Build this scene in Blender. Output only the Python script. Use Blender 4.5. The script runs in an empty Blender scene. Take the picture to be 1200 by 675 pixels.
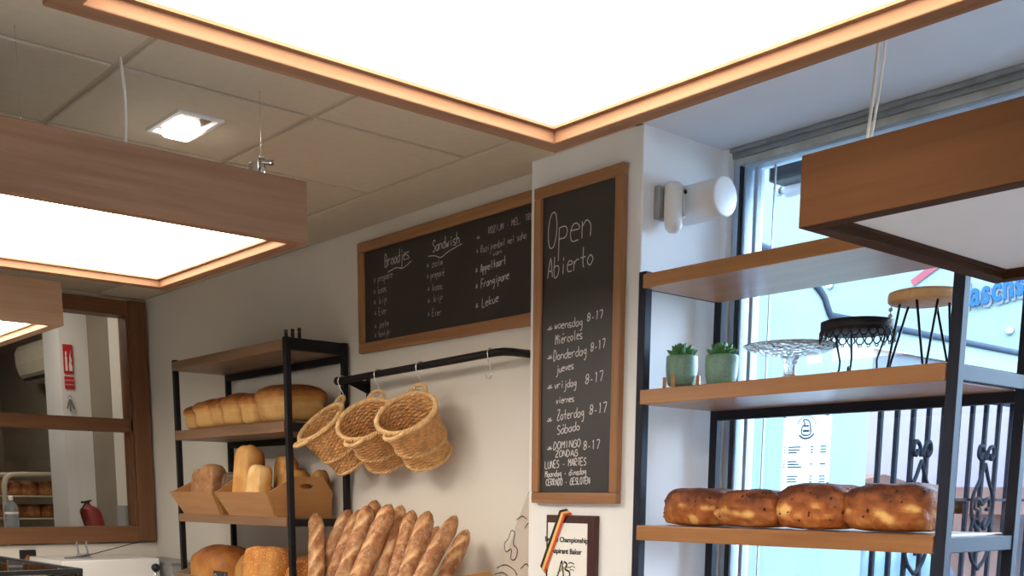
import bpy, bmesh, math, random
from math import sin, cos, pi, radians, sqrt
from mathutils import Vector, Matrix, noise as mnoise

# Heights below are measured from the eye level of the photograph, EYE metres above the floor.
EYE = 1.5
FLOOR = -EYE
CEIL = 1.136
scene = bpy.context.scene
COL = scene.collection
rnd = random.Random(7)

# ------------------------------------------------------------------ materials
def new_mat(name):
    m = bpy.data.materials.new(name); m.use_nodes = True
    nt = m.node_tree
    b = nt.nodes['Principled BSDF']
    return m, nt, b

def N(nt, t, **kw):
    n = nt.nodes.new(t)
    for k, v in kw.items():
        if k in n.inputs: n.inputs[k].default_value = v
        else: setattr(n, k, v)
    return n

def rgba(c): return (c[0], c[1], c[2], 1.0)

def srgb(r, g, b):
    f = lambda v: ((v/255+0.055)/1.055)**2.4 if v/255 > 0.04045 else v/255/12.92
    return (f(r), f(g), f(b))

def plain(name, col, rough=0.6, metal=0.0, var=0.06, scale=8.0, bump=0.0, bscale=60.0, spec=0.5):
    m, nt, b = new_mat(name)
    tc = N(nt, 'ShaderNodeTexCoord')
    nz = N(nt, 'ShaderNodeTexNoise', Scale=scale, Detail=4.0)
    nt.links.new(tc.outputs['Object'], nz.inputs['Vector'])
    rp = N(nt, 'ShaderNodeValToRGB')
    rp.color_ramp.elements[0].position = 0.3; rp.color_ramp.elements[1].position = 0.7
    rp.color_ramp.elements[0].color = rgba([max(0, c*(1-var)) for c in col])
    rp.color_ramp.elements[1].color = rgba([min(1, c*(1+var)) for c in col])
    nt.links.new(nz.outputs['Fac'], rp.inputs['Fac'])
    nt.links.new(rp.outputs['Color'], b.inputs['Base Color'])
    b.inputs['Roughness'].default_value = rough
    b.inputs['Metallic'].default_value = metal
    b.inputs['Specular IOR Level'].default_value = spec
    if bump:
        n2 = N(nt, 'ShaderNodeTexNoise', Scale=bscale, Detail=5.0)
        nt.links.new(tc.outputs['Object'], n2.inputs['Vector'])
        bp = N(nt, 'ShaderNodeBump', Strength=bump, Distance=0.01)
        nt.links.new(n2.outputs['Fac'], bp.inputs['Height'])
        nt.links.new(bp.outputs['Normal'], b.inputs['Normal'])
    return m

def wood(name, light, dark, axis, rough=0.45, fine=38.0):
    m, nt, b = new_mat(name)
    tc = N(nt, 'ShaderNodeTexCoord')
    mp = N(nt, 'ShaderNodeMapping')
    s = [fine, fine, fine]; s[axis] = 1.6
    mp.inputs['Scale'].default_value = s
    nt.links.new(tc.outputs['Object'], mp.inputs['Vector'])
    nz = N(nt, 'ShaderNodeTexNoise', Scale=1.0, Detail=6.0, Roughness=0.62, Distortion=0.6)
    nt.links.new(mp.outputs['Vector'], nz.inputs['Vector'])
    mp2 = N(nt, 'ShaderNodeMapping')
    s2 = [9.0, 9.0, 9.0]; s2[axis] = 1.1
    mp2.inputs['Scale'].default_value = s2
    nt.links.new(tc.outputs['Object'], mp2.inputs['Vector'])
    nz2 = N(nt, 'ShaderNodeTexNoise', Scale=1.0, Detail=3.0)
    nt.links.new(mp2.outputs['Vector'], nz2.inputs['Vector'])
    mx = N(nt, 'ShaderNodeMix'); mx.data_type = 'FLOAT'
    mx.inputs[0].default_value = 0.5
    nt.links.new(nz.outputs['Fac'], mx.inputs[2]); nt.links.new(nz2.outputs['Fac'], mx.inputs[3])
    rp = N(nt, 'ShaderNodeValToRGB')
    e = rp.color_ramp.elements
    e[0].position = 0.34; e[0].color = rgba(dark)
    e[1].position = 0.62; e[1].color = rgba(light)
    nt.links.new(mx.outputs[0], rp.inputs['Fac'])
    nt.links.new(rp.outputs['Color'], b.inputs['Base Color'])
    b.inputs['Roughness'].default_value = rough
    b.inputs['Specular IOR Level'].default_value = 0.35
    bp = N(nt, 'ShaderNodeBump', Strength=0.08, Distance=0.004)
    nt.links.new(nz.outputs['Fac'], bp.inputs['Height'])
    nt.links.new(bp.outputs['Normal'], b.inputs['Normal'])
    return m

def emit(name, col, strength):
    m, nt, b = new_mat(name)
    b.inputs['Base Color'].default_value = rgba((0.8, 0.8, 0.8))
    b.inputs['Emission Color'].default_value = rgba(col)
    b.inputs['Emission Strength'].default_value = strength
    return m

def bread_mat(name, pale, mid, dark, floury=0.0, nscale=14.0, seeds=None, bump=0.35):
    """crust attribute (0 pale .. 1 dark) broken up by noise, a dusting of flour, optional seeds"""
    m, nt, b = new_mat(name)
    tc = N(nt, 'ShaderNodeTexCoord')
    at = N(nt, 'ShaderNodeAttribute'); at.attribute_name = 'crust'
    nz = N(nt, 'ShaderNodeTexNoise', Scale=nscale, Detail=7.0, Roughness=0.65)
    nt.links.new(tc.outputs['Object'], nz.inputs['Vector'])
    oi = N(nt, 'ShaderNodeObjectInfo')
    ma = N(nt, 'ShaderNodeMath'); ma.operation = 'MULTIPLY_ADD'
    nt.links.new(nz.outputs['Fac'], ma.inputs[0]); ma.inputs[1].default_value = 0.7; ma.inputs[2].default_value = -0.35
    ad = N(nt, 'ShaderNodeMath'); ad.operation = 'ADD'
    nt.links.new(at.outputs['Fac'], ad.inputs[0]); nt.links.new(ma.outputs[0], ad.inputs[1])
    rp = N(nt, 'ShaderNodeValToRGB')
    e = rp.color_ramp.elements
    e[0].position = 0.08; e[0].color = rgba(pale)
    e[1].position = 0.95; e[1].color = rgba(dark)
    k = e.new(0.5); k.color = rgba(mid)
    nt.links.new(ad.outputs[0], rp.inputs['Fac'])
    out = rp.outputs['Color']
    if floury:
        n3 = N(nt, 'ShaderNodeTexNoise', Scale=nscale*2.2, Detail=6.0, Roughness=0.75)
        nt.links.new(tc.outputs['Object'], n3.inputs['Vector'])
        r3 = N(nt, 'ShaderNodeValToRGB')
        r3.color_ramp.elements[0].position = 0.50; r3.color_ramp.elements[0].color = (0, 0, 0, 1)
        r3.color_ramp.elements[1].position = 0.68; r3.color_ramp.elements[1].color = (floury, floury, floury, 1)
        nt.links.new(n3.outputs['Fac'], r3.inputs['Fac'])
        mx = N(nt, 'ShaderNodeMix'); mx.data_type = 'RGBA'
        nt.links.new(r3.outputs['Color'], mx.inputs[0]); nt.links.new(out, mx.inputs[6])
        mx.inputs[7].default_value = rgba(srgb(214, 188, 158))
        out = mx.outputs[2]
    if seeds:
        vo = N(nt, 'ShaderNodeTexVoronoi', Scale=seeds[1])
        nt.links.new(tc.outputs['Object'], vo.inputs['Vector'])
        r4 = N(nt, 'ShaderNodeValToRGB')
        r4.color_ramp.elements[0].position = 0.22; r4.color_ramp.elements[0].color = (1, 1, 1, 1)
        r4.color_ramp.elements[1].position = 0.34; r4.color_ramp.elements[1].color = (0, 0, 0, 1)
        nt.links.new(vo.outputs['Distance'], r4.inputs['Fac'])
        mx = N(nt, 'ShaderNodeMix'); mx.data_type = 'RGBA'
        nt.links.new(r4.outputs['Color'], mx.inputs[0]); nt.links.new(out, mx.inputs[6])
        mx.inputs[7].default_value = rgba(seeds[0])
        out = mx.outputs[2]
    hs = N(nt, 'ShaderNodeHueSaturation')
    mv = N(nt, 'ShaderNodeMath'); mv.operation = 'MULTIPLY_ADD'
    nt.links.new(oi.outputs['Random'], mv.inputs[0]); mv.inputs[1].default_value = 0.3; mv.inputs[2].default_value = 0.85
    nt.links.new(mv.outputs[0], hs.inputs['Value'])
    nt.links.new(out, hs.inputs['Color'])
    nt.links.new(hs.outputs['Color'], b.inputs['Base Color'])
    b.inputs['Roughness'].default_value = 0.55
    b.inputs['Specular IOR Level'].default_value = 0.3
    n2 = N(nt, 'ShaderNodeTexNoise', Scale=nscale*4, Detail=6.0)
    nt.links.new(tc.outputs['Object'], n2.inputs['Vector'])
    bp = N(nt, 'ShaderNodeBump', Strength=bump, Distance=0.006)
    nt.links.new(n2.outputs['Fac'], bp.inputs['Height'])
    nt.links.new(bp.outputs['Normal'], b.inputs['Normal'])
    return m

def pane_mat(name, tint=(0.96, 0.98, 1.0), refl=0.06):
    m = bpy.data.materials.new(name); m.use_nodes = True
    nt = m.node_tree; nt.nodes.clear()
    o = N(nt, 'ShaderNodeOutputMaterial'); t = N(nt, 'ShaderNodeBsdfTransparent'); g = N(nt, 'ShaderNodeBsdfGlossy')
    t.inputs['Color'].default_value = rgba(tint); g.inputs['Roughness'].default_value = 0.02
    f = N(nt, 'ShaderNodeFresnel', IOR=1.35); x = N(nt, 'ShaderNodeMixShader')
    nt.links.new(f.outputs[0], x.inputs[0]); nt.links.new(t.outputs[0], x.inputs[1]); nt.links.new(g.outputs[0], x.inputs[2])
    nt.links.new(x.outputs[0], o.inputs['Surface'])
    return m

M = {}
M['wall'] = plain('wall_paint', srgb(222, 217, 208), 0.85, var=0.015, scale=2.0, bump=0.04, bscale=120)
M['wallw'] = plain('white_plaster', srgb(236, 236, 237), 0.85, var=0.015, scale=2.0, bump=0.05, bscale=90)
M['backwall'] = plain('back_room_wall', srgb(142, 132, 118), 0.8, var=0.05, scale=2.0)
M['ceil'] = plain('ceiling_tile', srgb(202, 190, 172), 0.9, var=0.03, scale=30, bump=0.06, bscale=200)
M['grid'] = plain('ceiling_grid', srgb(184, 172, 155), 0.7, var=0.03)
M['soffit'] = plain('soffit_paint', srgb(208, 212, 220), 0.85, var=0.015)
M['floor'] = plain('floor_tile', srgb(168, 158, 145), 0.5, var=0.08, scale=3)
WB, WD = srgb(158, 120, 94), srgb(128, 94, 72)
M['pend_x'] = wood('pendant_wood_x', WB, WD, 0); M['pend_y'] = wood('pendant_wood_y', WB, WD, 1)
M['pendr_x'] = wood('pendant_dark_x', srgb(72, 46, 27), srgb(54, 33, 18), 0); M['pendr_y'] = wood('pendant_dark_y', srgb(72, 46, 27), srgb(54, 33, 18), 1)
M['pendl_x'] = wood('pendant_pale_x', srgb(196, 164, 136), srgb(170, 136, 108), 0); M['pendl_y'] = wood('pendant_pale_y', srgb(196, 164, 136), srgb(170, 136, 108), 1)
for k_ in ('pend_x', 'pend_y', 'pendr_x', 'pendr_y', 'pendl_x', 'pendl_y'):
    b_ = M[k_].node_tree.nodes['Principled BSDF']; b_.inputs['Specular IOR Level'].default_value = .06; b_.inputs['Roughness'].default_value = .75
M['frame_y'] = wood('board_frame_y', srgb(168, 122, 86), srgb(136, 94, 62), 1); M['frame_z'] = wood('board_frame_z', srgb(168, 122, 86), srgb(136, 94, 62), 2)
M['shelf'] = wood('shelf_board_wood', srgb(170, 118, 70), srgb(138, 90, 48), 1, fine=30)
b_ = M['shelf'].node_tree.nodes['Principled BSDF']; b_.inputs['Coat Weight'].default_value = .6; b_.inputs['Coat Roughness'].default_value = .3
M['shelfl'] = wood('bread_shelf_wood', srgb(146, 114, 88), srgb(112, 84, 62), 1, fine=30)
M['crate_y'] = wood('crate_wood_y', srgb(188, 138, 88), srgb(160, 112, 66), 1, fine=30); M['crate_x'] = wood('crate_wood_x', srgb(188, 138, 88), srgb(160, 112, 66), 0, fine=30)
M['crateg'] = wood('crate_grey_wood', srgb(150, 128, 104), srgb(118, 98, 78), 1, fine=30)
M['wframe_x'] = wood('window_wood_x', srgb(128, 88, 60), srgb(102, 68, 45), 0); M['wframe_z'] = wood('window_wood_z', srgb(128, 88, 60), srgb(102, 68, 45), 2)
M['steel'] = plain('black_steel', srgb(28, 28, 32), 0.5, metal=0.1, var=0.1, spec=0.25)
M['steelb'] = plain('daylit_black_steel', srgb(38, 42, 54), 0.5, metal=0.0, var=0.1, spec=0.15)  # black steel with the window's blue daylight put into its colour
M['chrome'] = plain('bright_steel', (0.75, 0.75, 0.76), 0.18, metal=1.0, var=0.03)
M['slate'] = plain('chalkboard_slate', srgb(34, 30, 31), 0.5, var=0.12, scale=3.0, spec=0.75)
M['chalk'] = plain('white_chalk', srgb(205, 203, 205), 0.95, var=0.18, scale=220)
M['chalkd'] = plain('faint_chalk', srgb(172, 166, 165), 0.95, var=0.25, scale=200)
M['lit'] = emit('lit_diffuser', (1.0, 0.89, 0.75), 9.5)
M['lit2'] = emit('downlight_glow', (1.0, 0.93, 0.82), 12.0)
M['unlit'] = plain('unlit_diffuser', srgb(206, 200, 199), 0.7, var=0.01)
M['wire'] = plain('white_cable', srgb(222, 218, 208), 0.5)
M['white'] = plain('white_plastic', srgb(236, 236, 236), 0.35, var=0.01)
M['grey'] = plain('grey_plastic', srgb(150, 150, 152), 0.5)
M['black'] = plain('black_plastic', srgb(22, 22, 24), 0.4)
M['red'] = plain('red_enamel', srgb(140, 22, 26), 0.28, var=0.05)
M['redsign'] = plain('red_sign', srgb(196, 30, 42), 0.5, var=0.03)
M['cream'] = plain('cream_enamel', srgb(214, 206, 188), 0.4)
M['wicker'] = plain('honey_wicker', srgb(216, 164, 106), 0.5, var=0.28, scale=45, bump=0.3, bscale=300)
M['wickerd'] = plain('wicker_band', srgb(224, 184, 130), 0.5, var=0.2, scale=45)
M['alu'] = plain('window_metal', srgb(150, 156, 160), 0.45, metal=0.5, var=0.12, scale=20)
M['aluL'] = plain('pale_blue_metal', srgb(168, 186, 204), 0.4, metal=0.2, var=0.06)
M['peel'] = plain('peeling_board', srgb(182, 188, 184), 0.7, var=0.2, scale=14)
M['pane'] = pane_mat('window_pane'); 
M['pane2'] = pane_mat('back_pane', (0.93, 0.93, 0.92))
M['pot'] = plain('speckled_green_glaze', srgb(112, 146, 132), 0.4, var=0.16, scale=140)
M['leaf'] = plain('succulent_green', srgb(62, 122, 66), 0.45, var=0.3, scale=30)
M['paper'] = plain('white_paper', srgb(238, 237, 233), 0.8, var=0.01)
M['ink'] = plain('black_ink', srgb(36, 36, 38), 0.8)
M['gold'] = plain('gold_ink', srgb(186, 160, 70), 0.6)
M['plaque'] = wood('plaque_wood', srgb(82, 52, 46), srgb(56, 34, 32), 2)
M['rib_k'] = plain('ribbon_black', srgb(28, 24, 24), 0.6); M['rib_y'] = plain('ribbon_yellow', srgb(236, 196, 110), 0.6); M['rib_r'] = plain('ribbon_red', srgb(206, 70, 40), 0.6)
M['bag'] = plain('kraft_white_paper', srgb(198, 188, 176), 0.8, var=0.03)
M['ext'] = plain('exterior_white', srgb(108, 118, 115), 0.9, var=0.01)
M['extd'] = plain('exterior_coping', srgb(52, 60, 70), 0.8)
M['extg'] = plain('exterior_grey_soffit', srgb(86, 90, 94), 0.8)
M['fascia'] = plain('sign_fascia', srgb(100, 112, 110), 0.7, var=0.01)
M['blue'] = plain('sign_blue', srgb(30, 66, 104), 0.6); M['bluesh'] = plain('sign_letter_shade', srgb(84, 92, 100), 0.6)
M['pink'] = plain('sign_red', srgb(112, 56, 62), 0.6)
M['iron'] = plain('wrought_iron', srgb(16, 18, 24), 0.6, var=0.1)
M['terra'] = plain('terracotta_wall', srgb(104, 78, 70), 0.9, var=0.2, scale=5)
M['lav'] = plain('lilac_sky_wall', srgb(118, 108, 113), 0.9, var=0.04)  # pale lilac of the sky behind the grille, put on a wall
M['asph'] = plain('street_asphalt', srgb(110, 112, 116), 0.9, var=0.1)
M['car'] = plain('navy_car_paint', srgb(36, 46, 66), 0.25, metal=0.3)
M['carwin'] = plain('car_glass', srgb(96, 120, 140), 0.1, metal=0.2)
M['menu'] = plain('menu_paper', srgb(226, 240, 244), 0.8, var=0.01); M['menuink'] = plain('menu_ink', srgb(120, 150, 170), 0.8)
for k_ in ('ext', 'extd', 'extg', 'fascia', 'blue', 'bluesh', 'pink', 'iron', 'terra', 'lav', 'asph'):
    M[k_].node_tree.nodes['Principled BSDF'].inputs['Specular IOR Level'].default_value = .04
def sheet_mat(name, col):
    m = bpy.data.materials.new(name); m.use_nodes = True
    nt = m.node_tree; nt.nodes.clear()
    o = N(nt, 'ShaderNodeOutputMaterial'); d = N(nt, 'ShaderNodeBsdfDiffuse'); t = N(nt, 'ShaderNodeBsdfTranslucent'); x = N(nt, 'ShaderNodeMixShader')
    d.inputs['Color'].default_value = rgba(col); t.inputs['Color'].default_value = rgba(col); x.inputs[0].default_value = .8
    nt.links.new(d.outputs[0], x.inputs[1]); nt.links.new(t.outputs[0], x.inputs[2]); nt.links.new(x.outputs[0], o.inputs['Surface'])
    return m
M['menu'] = sheet_mat('menu_sheet', srgb(240, 246, 250))
M['rackl'] = bread_mat('rack_loaf_crust', srgb(196, 142, 90), srgb(150, 94, 52), srgb(96, 56, 32), nscale=24)
M['loafp'] = bread_mat('tin_loaf_crust', srgb(216, 172, 108), srgb(192, 130, 66), srgb(122, 66, 28))
M['rye'] = bread_mat('rye_crust', srgb(186, 142, 100), srgb(142, 94, 60), srgb(98, 60, 38), floury=0.3)
M['seedd'] = bread_mat('dark_seed_crust', srgb(130, 100, 80), srgb(92, 70, 58), srgb(60, 46, 40), seeds=(srgb(168, 146, 122), 70.0))
M['seedg'] = bread_mat('seeded_gold_crust', srgb(214, 156, 88), srgb(190, 118, 54), srgb(146, 80, 32), seeds=(srgb(228, 186, 124), 85.0))
M['raisinl'] = bread_mat('raisin_loaf_crust', srgb(228, 180, 110), srgb(168, 98, 48), srgb(88, 44, 26), nscale=22, bump=0.6)
M['raisin'] = plain('raisin', srgb(40, 22, 18), 0.5)
M['baton'] = bread_mat('white_baton_crust', srgb(236, 204, 148), srgb(212, 162, 98), srgb(158, 98, 50))
M['bag1'] = bread_mat('baguette_crust', srgb(228, 196, 152), srgb(200, 150, 104), srgb(146, 94, 58), floury=0.7, nscale=22)

# ------------------------------------------------------------------ mesh builder
class MB:
    def __init__(self):
        self.bm = bmesh.new(); self.attr = None
    def box(self, lo, hi, bev=0.0, R=None, c=None):
        lo, hi = Vector(lo), Vector(hi)
        mid, s = (lo+hi)/2, hi-lo
        r = bmesh.ops.create_cube(self.bm, size=1.0)
        vs = r['verts']
        for v in vs: v.co = Vector((v.co.x*s.x, v.co.y*s.y, v.co.z*s.z))
        if bev:
            es = list({e for v in vs for e in v.link_edges})
            rr = bmesh.ops.bevel(self.bm, geom=es, offset=bev, segments=2, affect='EDGES', profile=0.5)
            vs = list({v for f in rr['faces'] for v in f.verts} | {v for v in vs if v.is_valid})
        for v in vs:
            p = v.co
            if R is not None: p = R @ p
            v.co = p + mid
        return vs
    def tube(self, pts, r, seg=8, closed=False, flat=None):
        pts = [Vector(p) for p in pts]; n = len(pts)
        rs = r if isinstance(r, (list, tuple)) else [r]*n
        rings = []; up = None
        for i, p in enumerate(pts):
            a = pts[(i-1) % n] if (closed or i > 0) else p
            b = pts[(i+1) % n] if (closed or i < n-1) else p
            t = (b-a).normalized()
            if up is None:
                up = Vector((0, 0, 1)) if abs(t.z) < 0.9 else Vector((1, 0, 0))
            s = t.cross(up)
            if s.length < 1e-6: s = t.orthogonal()
            s.normalize(); up = s.cross(t).normalized()
            rings.append([self.bm.verts.new(p + rs[i]*(cos(2*pi*k/seg)*s + sin(2*pi*k/seg)*up*(flat or 1))) for k in range(seg)])
        m = n if closed else n-1
        for i in range(m):
            A, B = rings[i], rings[(i+1) % n]
            for k in range(seg):
                f = self.bm.faces.new((A[k], A[(k+1) % seg], B[(k+1) % seg], B[k])); f.smooth = seg > 4
        if not closed:
            self.bm.faces.new(rings[0][::-1]); self.bm.faces.new(rings[-1])
        return rings
    def cyl(self, p0, p1, r, seg=20, r1=None):
        return self.tube([p0, p1], [r, r if r1 is None else r1], seg)
    def lathe(self, prof, c=(0, 0, 0), seg=32, R=None, sx=1.0, sy=1.0, mod=None):
        c = Vector(c); rings = []
        for j, (r, z) in enumerate(prof):
            ring = []
            for k in range(seg):
                a = 2*pi*k/seg
                rr = r*(mod(a, j) if mod else 1)
                p = Vector((rr*cos(a)*sx, rr*sin(a)*sy, z))
                if R is not None: p = R @ p
                ring.append(self.bm.verts.new(c+p))
            rings.append(ring)
        for A, B in zip(rings, rings[1:]):
            for k in range(seg):
                f = self.bm.faces.new((A[k], A[(k+1) % seg], B[(k+1) % seg], B[k])); f.smooth = True
        self.bm.faces.new(rings[0][::-1]); self.bm.faces.new(rings[-1])
        return rings
    def prism(self, poly, fn, t):
        """poly: 2-D outline, fn(u,v,w) -> 3-D, w from 0 to t"""
        A = [self.bm.verts.new(fn(u, v, 0)) for u, v in poly]
        B = [self.bm.verts.new(fn(u, v, t)) for u, v in poly]
        n = len(poly)
        self.bm.faces.new(A); self.bm.faces.new(B[::-1])
        for i in range(n): self.bm.faces.new((A[i], B[i], B[(i+1) % n], A[(i+1) % n]))
    def prism_hole(self, outer, inner, fn, t):
        layers = []
        for w in (0, t):
            es = []; loops = []
            for lp in (outer, inner):
                vs = [self.bm.verts.new(fn(u, v, w)) for u, v in lp]
                loops.append(vs)
                for i in range(len(vs)): es.append(self.bm.edges.new((vs[i], vs[(i+1) % len(vs)])))
            bmesh.ops.triangle_fill(self.bm, use_beauty=True, use_dissolve=False, edges=es)
            layers.append(loops)
        for q in (0, 1):
            A, B = layers[0][q], layers[1][q]; n = len(A)
            for i in range(n): self.bm.faces.new((A[i], B[i], B[(i+1) % n], A[(i+1) % n]))
    def ribbon(self, pts, w, nrm):
        """flat stroke along pts lying in the plane with normal nrm"""
        pts = [Vector(p) for p in pts]; nrm = Vector(nrm); prev = None
        for i, p in enumerate(pts):
            a = pts[max(i-1, 0)]; b = pts[min(i+1, len(pts)-1)]
            t = (b-a)
            if t.length < 1e-9: continue
            s = t.normalized().cross(nrm).normalized()*w/2
            cur = (self.bm.verts.new(p-s), self.bm.verts.new(p+s))
            if prev: self.bm.faces.new((prev[0], prev[1], cur[1], cur[0]))
            prev = cur
    def mesh(self, name, off=(0, 0, 0), recalc=True):
        if recalc: bmesh.ops.recalc_face_normals(self.bm, faces=self.bm.faces[:])
        o = Vector(off)
        for v in self.bm.verts: v.co -= o
        me = bpy.data.meshes.new(name); self.bm.to_mesh(me); self.bm.free()
        return me

def link(o, parent=None):
    COL.objects.link(o)
    if parent: o.parent = parent
    return o

BASES = {}
def tag(o, label, cat, group=None, kind=None):
    o['label'] = label; o['category'] = cat
    if group: o['group'] = group
    if kind: o['kind'] = kind
    return o
def thing(name, label, cat, base=(0, 0, 0), group=None):
    o = bpy.data.objects.new(name, None); o.empty_display_size = 0.1
    link(o); o.location = Vector(base)+Vector((0, 0, EYE)); BASES[o] = Vector(base)
    return tag(o, label, cat, group)
def part(name, mb, mat, parent, label=None):
    b = BASES[parent]
    o = bpy.data.objects.new(name, mb.mesh(name, b)); o.data.materials.append(mat)
    link(o, parent); BASES[o] = b
    if label: o['label'] = label
    return o
def single(name, mb, mat, label, cat, base=(0, 0, 0), group=None):
    o = bpy.data.objects.new(name, mb.mesh(name, base)); o.data.materials.append(mat)
    link(o); o.location = Vector(base)+Vector((0, 0, EYE)); BASES[o] = Vector(base)
    return tag(o, label, cat, group)
def struct(name, mb, mat, parent=None):
    if parent: return part(name, mb, mat, parent)
    o = bpy.data.objects.new(name, mb.mesh(name)); o.data.materials.append(mat)
    link(o); o.location = (0, 0, EYE); BASES[o] = Vector((0, 0, 0)); o['kind'] = 'structure'
    return o
def boxes(*bs, bev=0.0):
    m = MB()
    for lo, hi in bs: m.box(lo, hi, bev)
    return m
def dup(root, loc, rot=None, label=None):
    r = root.copy(); COL.objects.link(r); r.location = Vector(loc)+Vector((0, 0, EYE))
    if rot is not None: r.rotation_euler = rot
    if label: r['label'] = label
    for ch in list(root.children):
        c = ch.copy(); COL.objects.link(c); c.parent = r
        for g in list(ch.children):
            d = g.copy(); COL.objects.link(d); d.parent = c
    return r

def font_part(name, s, size, mat, parent, R, at, extrude=0.0004, align='CENTER', bold=0.0):
    cu = bpy.data.curves.new(name, 'FONT'); cu.body = s; cu.size = size; cu.extrude = extrude; cu.align_x = align; cu.offset = bold
    o = bpy.data.objects.new(name, cu); COL.objects.link(o)
    bpy.context.view_layer.update()
    me = bpy.data.meshes.new_from_object(o.evaluated_get(bpy.context.evaluated_depsgraph_get()))
    bpy.data.objects.remove(o)
    me.transform(Matrix.Translation(Vector(at)-BASES[parent]) @ R.to_4x4())
    me.materials.clear(); me.materials.append(mat)
    q = bpy.data.objects.new(name, me); link(q, parent); BASES[q] = BASES[parent]
    return q
# letters read along -Y, up Z, facing -X
R_X = Matrix(((0, 0, -1), (-1, 0, 0), (0, 1, 0)))
# letters read along +X, up Z, facing -Y
R_Y = Matrix(((1, 0, 0), (0, 0, -1), (0, 1, 0)))

# single-stroke handwriting: x 0-4, baseline 3, x-height 6, cap 9
G = {'a':"46 26 05 04 13 33 45;46 44 43",'b':"09 03 33 45 36 06",'c':"45 26 05 04 23 43",'d':"49 43;46 26 05 04 13 33 44",'e':"05 45 36 16 05 04 13 43",'f':"49 29 17 13;06 36",
'g':"46 26 05 14 34 46;46 42 30 10",'h':"09 03;05 26 45 43",'i':"26 23;28 27",'j':"36 32 20 00;37 38",'k':"09 03;46 04 43",'l':"29 24 33",'m':"06 03;05 16 25 23;25 36 45 43",'n':"06 03;05 26 45 43",
'o':"26 05 04 23 44 45 26",'p':"06 00;06 36 45 34 04",'r':"06 03;05 26 46",'s':"46 16 05 34 43 03",'t':"29 24 33;06 46",'u':"06 04 13 33 45;46 43",'v':"06 23 46",'w':"06 13 25 33 46",'x':"06 43;46 03",'y':"06 24 46;46 32 10",'z':"06 46 03 43",
'A':"03 29 43;15 35",'B':"03 09 38 36 06;36 44 33 03",'C':"48 29 07 05 23 44",'D':"03 09 29 46 23 03",'E':"49 09 03 43;06 36",'F':"49 09 03;06 36",'G':"48 29 06 03 43 46 26",'I':"29 23",'J':"49 44 23 04",'L':"09 03 43",'M':"03 09 26 49 43",'N':"03 09 43 49",
'O':"19 07 05 13 33 45 47 39 19",'P':"03 09 39 47 06",'R':"03 09 39 47 06 43",'S':"48 29 07 45 33 03",'T':"09 49;29 23",'U':"09 04 23 44 49",'V':"09 23 49",'X':"09 43;49 03",'Y':"09 26 49;26 23",'Z':"09 49 03 43;16 36",
'0':"29 06 23 46 29",'1':"18 29 23",'7':"09 49 23",'8':"29 07 26 45 23 04 26 47 29",'-':"15 35",'.':"13 23",'*':"14 37;34 17;05 45",'é':"05 45 36 16 05 04 13 43;28 39",'á':"46 26 05 04 13 33 45;46 44 43;28 39"}
def catmull(p, k=4):
    if len(p) < 3: return p
    o = []
    cl = p[0] == p[-1]
    for i in range(len(p)-1):
        a = p[i-1] if i else (p[-2] if cl else p[0]); b = p[i]; c = p[i+1]; d = p[i+2] if i+2 < len(p) else (p[1] if cl else p[-1])
        for j in range(k):
            t = j/k
            o.append(tuple(0.5*(2*b[q]+(c[q]-a[q])*t+(2*a[q]-5*b[q]+4*c[q]-d[q])*t*t+(3*b[q]-a[q]-3*c[q]+d[q])*t**3) for q in (0, 1)))
    o.append(p[-1]); return o
def handwriting(mb, rows, x, w, curve=True):
    for s, y0, z0, y1, z1, cap in rows:
        adv = 5.6; n = len(s); tot = n*adv-1.6
        for i, ch in enumerate(s):
            if ch not in G: continue
            jz = rnd.uniform(-.03, .03)*cap; sl = rnd.uniform(.02, .14)
            for st in G[ch].split(';'):
                p = [(int(q[0]), int(q[1])-3) for q in st.split()]
                if curve: p = catmull(p)
                pts = []
                for u, v in p:
                    s_ = (i*adv+u+v*sl)/tot
                    pts.append((x, y0+(y1-y0)*s_, z0+(z1-z0)*s_+v/6*cap+jz))
                mb.ribbon(pts, w, (-1, 0, 0))

# ------------------------------------------------------------------ the setting
WX, PX, NY = 2.73, 2.64, 2.45        # basket wall, pillar face, side of the window recess
GX = 3.10                            # shop window plane
LY = 6.55                            # wall with the hatch to the back room
RX, RY = -3.2, -3.2
struct('floor', boxes(((RX, RY, FLOOR-.1), (3.15, 11.0, FLOOR))), M['floor'])
struct('wall_back', boxes(((WX, 2.9, FLOOR), (WX+.1, 7.15, CEIL+.3))), M['wall'])
struct('wall_pillar', boxes(((PX, NY, FLOOR), (PX+.62, 2.972, CEIL+.05)), bev=0.004), M['wallw'])
struct('wall_left', boxes(((RX, LY, FLOOR), (WX, LY+.1, -.30)), ((RX, LY, -.30), (0.5, LY+.1, CEIL)), ((0.5, LY, 1.115), (WX, LY+.1, CEIL+.05))), M['wall'])
struct('wall_front', boxes(((RX-.1, RY, FLOOR), (RX, 11, CEIL+.3))), M['wall'])
struct('wall_right', boxes(((RX, RY-.1, FLOOR), (3.2, RY, CEIL+.1))), M['wall'])
struct('wall_window', boxes(((GX-.08, RY, FLOOR), (GX+.12, NY, -1.0)), ((GX-.03, RY, CEIL), (GX+.14, NY, CEIL+.3)), ((GX-.08, RY, -1.0), (GX+.12, -2.4, CEIL))), M['wallw'])
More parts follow.
